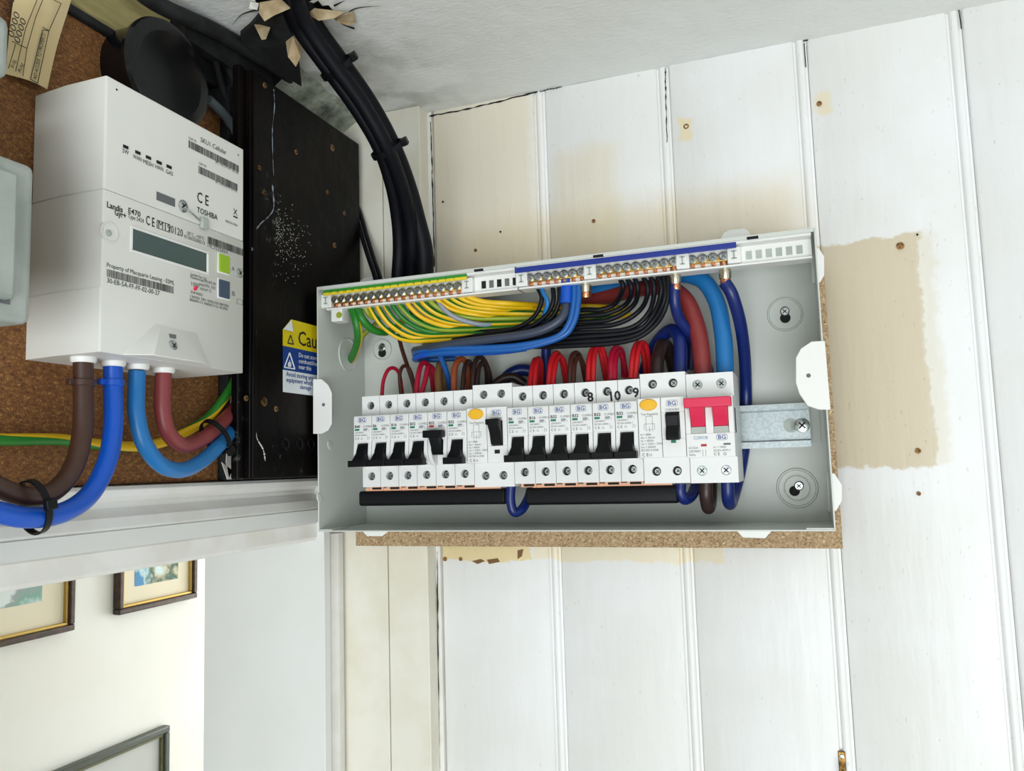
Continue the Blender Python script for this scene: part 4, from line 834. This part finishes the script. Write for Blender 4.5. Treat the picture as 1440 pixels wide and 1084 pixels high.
def mcb_shell(i, zb, label):
    x_ = mx(i); root = thing('circuit_breaker', V(x_, 0.664, zb), label, 'circuit breaker', 'circuit breakers on the rail')
    hw = 0.00878; n0, n1, zt = zb + 0.0178, zb + 0.0627, zb + 0.081
    mb = MB(); shoulders(mb, x_ - hw, x_ + hw, zb, zt, n0, n1, [x_]); mb.build('body', [PLAST2, DARK], root, angle=30)
    mb = MB(); mb.prism([(YS + .004, H0 + zb + .0385), (YN + .0016, H0 + zb + .0385), (YN, H0 + zb + .0400), (YN, H0 + zb + .0612), (YN + .001, H0 + zb + .0627), (YS + .006, H0 + zb + .0627)], 'x', x_ - hw, x_ + hw)
    for s_ in (-1, 1):
        a, b = sorted((x_ + s_ * hw, x_ + s_ * 0.0054))
        mb.prism([(YS + .006, H0 + zb + .0178), (YN + .006, H0 + zb + .0178), (YN + .0008, H0 + zb + .0225), (YN - .0012, H0 + zb + .0285), (YN - .0006, H0 + zb + .0350), (YN, H0 + zb + .0400), (YS + .006, H0 + zb + .0400)], 'x', a, b)
    mb.box(V(x_ - hw, YS - .003, n0), V(x_ + hw, YS + .006, n1 - .01)); nose = mb.build('nose', PLAST2, root, bevel=0.0005)
    for z_ in (zb + .0095, zt - .0085): term_screw(V(x_ + .0004, YS + .0026, z_), root)
    logo(x_, zb + 0.0588, 0.0082, nose)
    y_ = YN - .00025
    for s_, z_, sz, xo in (('230/400V~', .0472, .0021, -.0074), ('IEC/EN 60898-1', .0449, .0019, -.0074), ('6000  3', .0490, .0018, .0010)): text(s_, sz, INKG, nose, V(x_ + xo, y_, zb + z_), RY)
    text('C E', .0028, INK, nose, V(x_ - .0074, y_, zb + .0418), RY); text('O', .0024, INKG, nose, V(x_ - .0016, y_, zb + .0418), RY)
    mb = MB(); mb.box(V(x_ + .0050, y_, zb + .0415), V(x_ + .0052, y_ + .0002, zb + .0440)); mb.box(V(x_ + .0066, y_, zb + .0415), V(x_ + .0068, y_ + .0002, zb + .0440)); mb.box(V(x_ + .0050, y_, zb + .0438), V(x_ + .0062, y_ + .0002, zb + .0440)); mb.build('circuit_symbol', INKG, nose)
    return root, nose
ZM = -0.0147
R1 = 'in the run with the B40'; R2 = 'in the run with handwritten numbers'
specs = [(0, 'B40', 'white B40 circuit breaker, the only one of its rating', 0), (1, 'B6', 'white B6 circuit breaker standing next to the B40', 0), (2, 'B16', 'white B16 circuit breaker two along from the B40', 0), (3, 'B32', 'white B32 circuit breaker between a B16 and the raised toggle breaker', 0),
         (4, 'B32', 'white B32 circuit breaker with raised black toggle and red indicator', 1), (5, 'B32', 'white B32 circuit breaker between the raised toggle breaker and a yellow test button', 0),
         (8, 'B6', 'white B6 circuit breaker beside a residual current device', 0), (9, 'B16', 'white B16 circuit breaker in the run with handwritten numbers', 0), (10, 'B32', 'white B32 circuit breaker without handwriting between a B16 and the handwritten eight', 0),
         (11, 'B32', 'white B32 circuit breaker with handwritten eight on its shoulder', 0), (12, 'B32', 'white B32 circuit breaker with handwritten ten on its shoulder', 0), (13, 'B32', 'white B32 circuit breaker with handwritten nine on its shoulder', 0)]
proto = None
for i, rating, label, up in specs:
    if proto is None:
        proto, pn = mcb_shell(i, ZM, label); root, nose = proto, pn; px0 = mx(i)
    else:
        root = proto.copy(); COL.objects.link(root); root.location.x += mx(i) - px0; root['label'] = label; WL[root.name] = Vector(root.location)
        for ch in [c for c in proto.children if not c.get('own')]:
            c2 = ch.copy(); COL.objects.link(c2); c2.parent = root; WL[c2.name] = WL[root.name]
            if ch.name.startswith('nose'): nose = c2
            for g in [g for g in ch.children if not g.get('own')]:
                g2 = g.copy(); COL.objects.link(g2); g2.parent = c2
    x_ = mx(i); o = toggle(x_, ZM, up, root); o['own'] = 1
    if up: o['label'] = 'raised black toggle'
    y_ = YN - .00025
    o = text(rating, .0034, INK, nose, V(x_ - .0075, y_, ZM + .0521), RY, bold=0.02); o['own'] = 1
    o = text('CUM' + rating, .0024, INKG, nose, V(x_ + .0006, y_, ZM + .0523), RY); o['own'] = 1
    mb = MB(); mb.box(V(x_ - .0074, y_, ZM + .0496), V(x_ - .0030, YN, ZM + .0513)); o = mb.build('indicator', RIND if up else GIND, nose); o['own'] = 1
    mb = MB(); mb.box(V(x_ + .0012, y_, ZM + .0502), V(x_ + .0052, YN, ZM + .0514)); o = mb.build('rating_mark', GREYI, nose); o['own'] = 1
    if i in (11, 12, 13):
        s_ = {11: '8', 12: '10', 13: '9'}[i]; o = text(s_, .0105, PENB, root, V(x_ + {11: .0018, 12: .0010, 13: .0032}[i], YS - .0002, ZM + {11: .0650, 12: .0645, 13: .0665}[i]), RY, name='handwritten_number', roll=0.06, bold=0.03); o['own'] = 1
for o in bpy.data.objects:
    if 'own' in o.keys(): del o['own']
# residual current devices
def rcd(i, label, up):
    x0, x1 = mx(i) - 0.0088, mx(i + 1) + 0.0088; zb, zt = -0.0168, 0.0698; n0, n1 = zb + .0200, zb + .0660; xm = (x0 + x1) / 2
    root = thing('residual_current_device', V(xm, 0.664, zb), label, 'circuit breaker')
    mb = MB(); shoulders(mb, x0, x1, zb, zt, n0, n1, [mx(i) + .001, mx(i + 1) - .001]); mb.build('body', [PLAST2, DARK], root, angle=30)
    for cx in (mx(i) + .001, mx(i + 1) - .001):
        for z_ in (zb + .0095, zt - .0085): term_screw(V(cx, YS + .0024, z_), root)
    MB().box(V(x0, YN, n0), V(xm - .0002, YS + .006, n1)).build('label_half', PLAST2, root, bevel=0.0006); lh = root.children[-1] if False else None
    left = [c for c in root.children if c.name.startswith('label_half')][-1]
    sx = x0 + .0245; sw = 0.0052; z0s, z1s = zb + .0340, zb + .0545     # toggle slot in the other half
    mb = MB(); mb.box(V(xm + .0002, YN, n0), V(x1, YS + .006, z0s)); mb.box(V(xm + .0002, YN, z1s), V(x1, YS + .006, n1)); mb.box(V(xm + .0002, YN, z0s), V(xm + .0088 - sw, YS + .006, z1s)); mb.box(V(xm + .0088 + sw, YN, z0s), V(x1, YS + .006, z1s)); mb.box(V(xm + .0088 - sw, YS - .004, z0s), V(xm + .0088 + sw, YS + .006, z1s))
    right = mb.build('switch_half', PLAST2, root, bevel=0.0004)
    tx = xm + .0088
    mb = MB()
    if up: mb.prism([(YS - .003, H0 + z0s + .001), (YN - .002, H0 + z0s + .001), (YN - .0050, H0 + z0s + .011), (YN - .0095, H0 + z1s - .003), (YN - .0095, H0 + z1s + .001), (YS - .003, H0 + z1s)], 'x', tx - .0048, tx + .0048); mb.box(V(tx - .0062, YN - .0100, z1s - .0035), V(tx + .0054, YN - .004, z1s + .0012))
    else: mb.prism([(YS - .003, H0 + z0s - .001), (YN - .0062, H0 + z0s - .001), (YN - .0062, H0 + z0s + .004), (YN - .003, H0 + z0s + .010), (YN - .0045, H0 + z1s - .003), (YN - .0035, H0 + z1s - .001), (YS - .003, H0 + z1s)], 'x', tx - .0050, tx + .0050)
    mb.build('toggle', BLACKP, root, bevel=0.0007)
    MB().lathe(V(x0 + .0086, YN + .0004, n1 - .0052), (0, -1, 0), [(.0068, 0), (.0068, .0014), (.0060, .0022), (.001, .0024)], 30, sy=1.0).build('test_button', YBTN, root, angle=30)
    tb = [c for c in root.children if c.name.startswith('test_button')][-1]; tb.scale = (1, 1, 0.66); tb.location.z += (H0 + n1 - .0052 - wloc(root).z) * 0.34; tb['label'] = 'yellow oval test button'
    y_ = YN - .00025
    text('Test Regularly', .0026, INKG, left, V(x0 + .0022, y_, n1 - .0132), RY, width=.0135)
    mb = MB()
    for a, b, c_, d_ in [(.006, .0062, .018, .030), (.011, .0112, .018, .030), (.006, .0112, .0298, .0300), (.0045, .0127, .0240, .0242), (.0045, .0047, .0195, .0242), (.0125, .0127, .0195, .0242), (.006, .0112, .0195, .0197), (.0085, .0087, .018, .022)]: mb.box(V(x0 + a, y_, n0 + c_ + .002), V(x0 + b, y_ + .0002, n0 + d_ + .002))
    mb.build('circuit_diagram', INKG, left)
    for j, s_ in enumerate(('In = 80A', 'Idn = 30mA', 'Im = 800A', 'Un = 230V~ 50Hz', 'Inc = 6000A', 'IEC/EN 61008')): text(s_, .0023, INK if j == 0 else INKG, left, V(x0 + .0014, y_, n0 + .0172 - j * .0024), RY)
    text('C E', .0034, INK, left, V(x0 + .0020, y_, n0 + .0013), RY); text('O', .0028, INKG, left, V(x0 + .0075, y_, n0 + .0013), RY)
    logo(tx, n1 - .0048, 0.0086, right); text('CUR3030A' if not up else 'CUR8030A', .0026, INKG, right, V(tx, y_, n1 - .0105), RY, width=.0105, align='CENTER')
    if up: mb = MB(); mb.box(V(tx - .0022, y_, n0 + .0075), V(tx + .0024, YN, n0 + .0107)); mb.build('flag_window', DARK, right)
    else: mb = MB(); mb.box(V(tx - .0020, y_, z0s - .0032), V(tx + .0018, YN, z0s - .0008)); mb.build('flag_window', GIND, right)
    return root
rcd(6, 'white residual current device with yellow test button between two runs of breakers', True)
rcd(14, 'white residual current device with yellow test button beside the red main switch', False)
# main switch
x0, x1 = mx(16) - .0088, mx(17) + .0088; zb, zt = -0.0172, 0.0672; n0, n1 = zb + .0195, zb + .0655; xm = (x0 + x1) / 2
ms = thing('main_switch', V(xm, 0.664, zb), 'white double pole main switch with joined red toggles', 'main switch')
mb = MB(); shoulders(mb, x0, x1, zb, zt, n0, n1, [mx(16), mx(17)]); mb.build('body', [PLAST2, DARK], ms, angle=30)
for cx in (mx(16), mx(17)):
    for z_ in (zb + .0095, zt - .0085): meter_screw(V(cx, YS + .0010, z_), 0.0042, ms, (0, -1, 0), 'terminal_screw')
z0s, z1s = n0 + .0180, n1 - .0085; sw = .0056; mb = MB()
mb.box(V(x0, YN, n0), V(x1, YS + .006, z0s)); mb.box(V(x0, YN, z1s), V(x1, YS + .006, n1)); ed = [x0, mx(16) - sw + .0006, mx(16) + sw + .0006, mx(17) - sw - .0006, mx(17) + sw - .0006, x1]
for a in (0, 2, 4): mb.box(V(ed[a], YN, z0s), V(ed[a + 1], YS + .006, z1s))
mb.box(V(x0, YS - .004, z0s), V(x1, YS + .006, z1s)); nose = mb.build('nose', PLAST2, ms, bevel=0.0004)
mb = MB()
for a in (1, 3): mb.prism([(YS - .003, H0 + z0s + .0052), (YN + .001, H0 + z0s + .0052), (YN - .0035, H0 + z0s + .0120), (YN - .0040, H0 + z0s + .0125), (YN - .0085, H0 + z1s + .003), (YS - .003, H0 + z1s)], 'x', ed[a] + .0003, ed[a + 1] - .0003)
mb.box(V(x0 + .0006, YN - .0095, z1s - .0002), V(x1 - .0006, YN - .0004, z1s + .0070)); o = mb.build('toggle', PINK, ms, bevel=0.0008, seg=3); o['label'] = 'joined red toggles'
for a in (1, 3): MB().box(V(ed[a] + .0003, YN + .001, z0s), V(ed[a + 1] - .0003, YN + .003, z0s + .0050)).build('position_window', GREYP, nose)
y_ = YN - .00025; text('CUSW100', .0036, INKC, nose, V(x0 + .0055, y_, z0s - .0044), RY, width=.0105); logo(mx(17) - .0004, z0s - .0032, .0080, nose)
MB().box(V(mx(16) + .0020, y_, n0 + .0082), V(mx(16) + .0062, YN, n0 + .0100)).build('flag_window', RIND, nose); MB().box(V(mx(17) + .0005, y_, n0 + .0088), V(mx(17) + .0056, YN, n0 + .0102)).build('flag_window', INKG, nose)
for j, s_ in enumerate(('AC22A', '230/400V', '50Hz')): text(s_, .0023, INKG, nose, V(x0 + .0016, y_, n0 + .0066 - j * .0026), RY)
text('In = 100A', .0023, INKG, nose, V(mx(17) - .0070, y_, n0 + .0066), RY); text('IEC/EN 60947-3', .0021, INKG, nose, V(mx(17) - .0070, y_, n0 + .0042), RY, width=.012); text('C E   O', .0030, INK, nose, V(mx(17) - .0070, y_, n0 + .0012), RY)
mb = MB()
for a in (.0030, .0052): mb.box(V(mx(16) + a, y_, n0 + .0010), V(mx(16) + a + .0002, YN, n0 + .0058))
mb.build('circuit_symbol', INKG, nose)
# busbars under the breakers
def busbar(xa, xb, ztop, zbot, mods, label):
    root = thing('busbar', V((xa + xb) / 2, 0.655, zbot), label, 'busbar')
    rr = 0.0028; prof = []
    for cy, cz, a0 in ((0.665 - rr, ztop - rr, 0), (0.6475 + rr, ztop - rr, 90), (0.6475 + rr, zbot + rr, 180), (0.665 - rr, zbot + rr, 270)):
        for s_ in range(4): a = math.radians(a0 + 30 * s_); prof.append((cy + rr * math.cos(a), H0 + cz + rr * math.sin(a)))
    MB().prism(prof, 'x', xa, xb).build('insulated_cover', BLACKP, root, bevel=0.0014, seg=2)
    MB().box(V(xa + .006, 0.6500, ztop - .0005), V(xb - .004, 0.6540, ztop + .0022)).build('comb_strip', PEACH, root)
    for i in mods:
        MB().box(V(mx(i) - .0066, 0.6485, ztop + .0005), V(mx(i) + .0066, 0.6530, ztop + .0036)).build('comb_tooth', PEACH, root); MB().box(V(mx(i) - .0040, 0.6478, ztop + .0012), V(mx(i) + .0050, 0.6486, ztop + .0030)).build('tooth_gap', DARK, root)
    return root
busbar(-0.3849, -0.2441, -0.0184, -0.0318, range(0, 6), 'black insulated busbar joining the run of breakers with the B40')
busbar(-0.2254, -0.0993, -0.0184, -0.0328, range(8, 14), 'black insulated busbar joining the run of breakers with handwritten numbers')

# ---------------- wiring
def wire(name, lst, r, m_, label, group=None, seg=10, sub=7, cat='wire', **kw):
    mb = MB(); mb.tube(K(lst), r, seg, 0, sub=sub, **kw); return tag(mb.build(name, m_, angle=60), label, cat, group)
EG = 'earth wires fanned from the earth bar'; EL = 'green and yellow earth wire sweeping down from the earth bar'
wire('earth_cable', [(494, 432, .648), (501, 452, .646), (504, 475, .655), (498, 498, .678), (488, 512, .700)], 0.0040, [GREEN, YELL], 'thick green and yellow earth cable bending into the side knockout', seg=14, stripe=1, twist=0.9, phase=2.2)
wire('earth_cable', [(502, 430, .648), (508, 446, .646), (522, 462, .655), (540, 467, .668), (556, 462, .690), (566, 452, .705)], 0.0036, [GREEN, YELL], 'thick green earth cable curling from the earth bar behind the fan of wires', seg=14, stripe=1, twist=2.5, phase=1.0)
wire('earth_wire', [(512, 430, .650), (520, 443, .655), (532, 450, .668), (526, 458, .690), (512, 470, .692), (503, 486, .690), (492, 505, .690)], 0.0026, [LIME, GREEN], 'olive green earth wire doubling back from the earth bar to the knockout', stripe=1, twist=2, phase=1)
rnd = random.Random(3)
for i in range(5, 19):
    s_ = (i - 5) / 13; sx = 468 + 10.1 * i; sy = 424 - 1.15 * i + 4; l1 = 484 - 54 * s_; l2 = 470 - 38 * s_; dz = .660 + .018 * s_ if i % 2 else .668 + .016 * s_
    mcol = [YELL, GREEN] if i not in (8, 9, 13) else ([GREEN, LIME] if i == 8 else [LIME, GREEN])
    sw_ = 1 if i in (8, 9) else 0
    wire('earth_wire', [(sx, sy, .649), (sx + 5 + 4 * s_, sy + 16 - 6 * s_, .648), (sx + 22 + 10 * s_, (sy + l1) / 2 + 8 - 2 * s_, .654), (sx + 52 + 16 * s_, l1 - 6 + 3 * s_, .660), (sx + 105, l1 - 1 - 5 * (1 - s_), dz), (760, l2, dz + .006), (830, 455 - 24 * s_, .690), (885, 442 - 8 * s_, .712)], 0.0022 + 0.0003 * (i % 3 == 0), mcol, EL, EG, stripe=1, sfrac=0.34, twist=rnd.uniform(-.6, .6), phase=rnd.choice((rnd.uniform(.6, 1.3), rnd.uniform(3.1, 3.8))))
wire('sleeved_wire', [(614, 416, .650), (622, 432, .648), (640, 446, .652), (668, 455, .660), (690, 457, .668)], 0.0022, GREYI, 'grey sleeved wire among the earth wires')
wire('black_core', [(575, 428, .652), (585, 446, .656), (602, 462, .664), (620, 475, .674), (650, 484, .684)], 0.0024, BLKI, 'black core crossing the earth wires below the earth bar')
NG = 'black neutral wires from the neutral bar'; NL = 'black neutral wire curving down and back from the neutral bar'
nb = [(868, 388, 876, 404, 865, 427, 842, 436, 812, 437), (878, 387, 888, 406, 880, 428, 850, 442, 810, 446), (889, 386, 897, 405, 890, 430, 855, 450, 808, 454), (901, 384, 911, 408, 900, 436, 865, 456, 808, 461), (911, 383, 920, 405, 912, 440, 880, 463, 806, 468), (921, 382, 930, 408, 917, 445, 887, 467, 802, 475), (931, 381, 935, 418, 918, 452, 885, 474, 795, 482), (939, 380, 938, 424, 920, 458, 880, 480, 790, 487)]
for j, q in enumerate(nb):
    s_ = j / 7; dd = .662 - .010 * s_
    wire('neutral_wire', [(q[0], q[1] - 2, .648), (q[2], q[3], .647), (q[4], q[5], dd), (q[6], q[7], dd), (q[8], q[9], dd), (740, 460 + 28 * s_, .660), (660, 468 + 26 * s_, .668), (610, 474 + 22 * s_, .690), (598, 478 + 20 * s_, .712)], 0.0021, BLKI, NL, NG)
for j, q in enumerate([(752, 398, 762, 420, 750, 446, 720, 463), (776, 395, 778, 424, 765, 446, 730, 466), (786, 394, 786, 425, 772, 450, 735, 470)]):
    wire('neutral_wire', [(q[0], q[1], .648), (q[2], q[3], .647), (q[4], q[5], .650), (q[6], q[7], .652), (670, 472 + 3 * j, .654), (615, 482 + 2 * j, .668), (596, 486, .700)], 0.0020, BLKI, 'black neutral wire crossing in front of the yellow wires', 'black wires crossing the yellow ones')
wire('blue_core', [(759, 398, .648), (764, 412, .646), (770, 425, .646), (766, 440, .650), (762, 452, .660), (755, 460, .672)], 0.0019, SKY, 'short bright blue core hanging from the neutral bar')
wire('grey_cable', [(797, 424, .648), (792, 444, .644), (772, 460, .642), (740, 470, .642), (690, 477, .643), (640, 483, .645), (600, 490, .650), (584, 493, .668), (590, 492, .700)], 0.0038, DGREY, 'dark grey cable running along the front of the bundle', seg=14)
wire('blue_sleeve', [(797, 392, .648), (797, 408, .648), (796, 427, .647)], 0.0053, ROYAL, 'short thick blue sleeve below the neutral bar', seg=18)
for j, off in enumerate((0, 6)):
    wire('blue_neutral', [(808 + off, 390, .648), (807 + off, 425, .646), (800 + off, 455, .645), (782 + off, 474, .644), (735, 485 + off * .7, .643), (680, 489 + off * .7, .644), (620, 490 + off, .646), (592, 494 + off, .652), (583, 499 + off, .668), (596, 506, .690), (640, 504, .705)], 0.0026, BLUE, 'blue neutral wire looping along the bottom of the bundle', 'blue neutral wires')
wire('blue_neutral', [(584, 503, .654), (600, 498, .648), (640, 497, .648), (700, 495, .650), (740, 490, .660)], 0.0024, ROYAL, 'lower blue wire doubling back beneath the blue loop')
wire('blue_drop', [(618, 498, .668), (625, 515, .676), (631, 535, .684), (632, 556, .694)], 0.0024, BLUE, 'single blue wire dropping behind the breaker tops')
# ferrules on the neutral bar
for px, py, l_ in ((823, 392, 'tinned ferrule with copper end and no cable under the neutral bar'), (949, 380, 'tinned ferrule on the navy cable beside the black wires'), (1019, 373, 'tinned ferrule on the lone navy cable by the empty slots')):
    q = PY(px, py, .648); t = thing('ferrule', (q.x, q.y, q.z - .017), l_, 'ferrule'); MB().lathe((q.x, q.y, q.z + .003), (0, 0, -1), [(.0045, 0), (.0048, .001), (.0048, .013), (.0042, .0145)], 20).build('barrel', TIN, t, angle=30); MB().lathe((q.x, q.y, q.z - .0112), (0, 0, -1), [(.0041, 0), (.0043, .003), (.0036, .0052), (.001, .006)], 14).build('copper_strands', COPPER, t, angle=30)
# heavy tails
wire('heavy_tail', [(815, 412, .705), (870, 401, .698), (925, 390, .688), (962, 386, .680), (990, 396, .674), (1008, 425, .671), (1016, 465, .669), (1019, 500, .667), (1020, 531, .665)], 0.0070, SKY, 'thick light blue tail arching down into the main switch', seg=18, cat='cable')
wire('heavy_tail', [(790, 428, .708), (845, 418, .702), (895, 407, .692), (935, 404, .680), (962, 420, .672), (977, 450, .669), (985, 485, .667), (989, 531, .665)], 0.0072, REDBR, 'thick red brown tail arching down into the main switch', seg=18, cat='cable')
wire('heavy_tail', [(1019, 397, .648), (1030, 416, .650), (1041, 455, .664), (1047, 500, .685), (1049, 550, .7050), (1048, 610, .7070), (1042, 655, .703), (1033, 692, .690), (1027, 708, .672), (1024, 700, .658), (1023, 676, .654)], 0.0050, NAVY, 'navy cable looping from the neutral bar round under the main switch', seg=16, cat='cable')
wire('heavy_tail', [(949, 400, .648), (949, 425, .650), (955, 448, .658), (968, 466, .668), (982, 490, .688), (996, 520, .702), (1003, 560, .706)], 0.0044, NAVY, 'navy cable dropping behind the red brown tail', seg=14, cat='cable')
wire('heavy_tail', [(906, 525, .706), (916, 496, .698), (930, 474, .688), (945, 464, .678), (955, 474, .671), (957, 500, .668), (956, 531, .666)], 0.0056, NAVY, 'navy cable arching into the device beside the main switch', seg=16, cat='cable')
wire('heavy_tail', [(972, 520, .704), (973, 485, .703), (968, 472, .703), (962, 480, .704)], 0.0046, NAVY, 'navy cable stub standing behind the navy arch', seg=14, cat='cable')
wire('heavy_tail', [(924, 531, .666), (925, 505, .672), (932, 484, .684), (942, 496, .698), (948, 520, .706)], 0.0055, DBROWN, 'dark brown cable arching inside the navy arch', seg=16, cat='cable')
wire('link_cable', [(719, 680, .650), (718, 704, .650), (723, 720, .652), (734, 716, .658), (743, 700, .668), (748, 684, .680)], 0.0040, NAVY, 'navy link looping out below the device between the runs', seg=14, cat='cable')
wire('link_cable', [(957, 680, .652), (957, 693, .652), (963, 702, .656), (973, 696, .668), (980, 680, .684)], 0.0045, NAVY, 'short navy loop below the device beside the main switch', seg=14, cat='cable')
wire('link_cable', [(993, 676, .654), (993, 698, .655), (996, 714, .664), (999, 704, .680), (1000, 676, .697)], 0.0052, DBROWN, 'dark brown loop hanging below the main switch', seg=14, cat='cable')
wire('link_cable', [(700, 548, .700), (715, 528, .700), (735, 520, .702), (760, 528, .705), (775, 545, .706)], 0.0056, NAVY, 'navy cable lying low behind the breaker tops', seg=14, cat='cable')
wire('link_cable', [(690, 548, .690), (704, 534, .690), (722, 530, .692), (738, 540, .696)], 0.0040, DBROWN, 'dark brown cable lying low behind the breaker tops', seg=14, cat='cable')
wire('link_cable', [(769, 478, .690), (768, 495, .694), (768, 520, .700), (768, 545, .705)], 0.0046, NAVY, 'upright navy cable standing behind the red loops', seg=14, cat='cable')
# live wires looping up from the breaker tops
RGp = 'looped live wires above the breakers'
def loop(pts, r, m_, label, grp=RGp):
    n_ = len(pts); return wire('live_wire', [(x_, y_, .660 + .036 * k_ / (n_ - 1)) for k_, (x_, y_) in enumerate(pts)], r, m_, label, grp)
RL = 'red live wire looped up from a breaker top'; CLb = 'crimson live wire looped up from a breaker top'; BL = 'brown live wire looped up from a breaker top'
loop([(537, 558), (539, 536), (546, 520), (555, 518), (562, 528), (566, 556)], .0018, CRIM, 'thin crimson live wire looped beside the mounting dish', None)
loop([(564, 556), (562, 528), (567, 515), (575, 518), (581, 535), (584, 556)], .0018, BROWN, BL)
wire('live_wire', [(560, 470, .700), (565, 490, .695), (573, 515, .690), (581, 540, .690), (584, 556, .690)], .0020, BROWN, 'brown live wire slanting down from the earth fan to the breakers', None)
for c in ([(585, 555), (588, 528), (593, 512), (601, 512), (607, 530), (610, 555)], [(592, 555), (598, 535), (602, 516), (608, 518), (613, 535), (616, 555)]): loop(c, .0024, CRIM, CLb)
loop([(617, 552), (616, 525), (619, 512), (624, 514), (627, 552)], .0032, TAN, 'tan live wire looped up from a breaker top', None)
loop([(638, 552), (639, 520), (646, 506), (654, 508), (658, 525), (659, 550)], .0028, ORBR, 'orange brown live wire looped up from a breaker top', None)
for c in ([(650, 552), (653, 520), (659, 508), (665, 520), (667, 550)], [(664, 550), (667, 514), (674, 502), (682, 508), (688, 525), (690, 545)], [(670, 550), (673, 520), (679, 510), (684, 520), (685, 545)]): loop(c, .0022, DBROWN, 'dark brown live wire looped up from a breaker top')
for c in ([(745, 545), (748, 520), (752, 506), (757, 512), (758, 542)], [(751, 545), (754, 515), (757, 504), (761, 512), (762, 540)], [(771, 542), (775, 508), (783, 496), (790, 508), (796, 540)], [(777, 542), (781, 512), (787, 500), (794, 512), (799, 540)],
          [(827, 536), (829, 502), (836, 488), (843, 492), (848, 512), (852, 534)], [(834, 536), (836, 498), (842, 485), (848, 492), (853, 512), (856, 534)], [(887, 532), (890, 498), (895, 484), (900, 484), (905, 500), (909, 528)], [(893, 532), (897, 496), (902, 482), (908, 486), (912, 502), (915, 526)]): loop(c, .0023, RED, RL)
for c in ([(801, 540), (803, 505), (810, 496), (817, 505), (824, 538)], [(806, 540), (808, 512), (814, 502), (821, 515), (827, 538)]): loop(c, .0022, BROWN, BL)
for c in ([(859, 534), (860, 500), (867, 489), (875, 497), (878, 530)], [(864, 534), (865, 506), (870, 495), (876, 505), (880, 530)]): loop(c, .0026, CRIM, CLb)
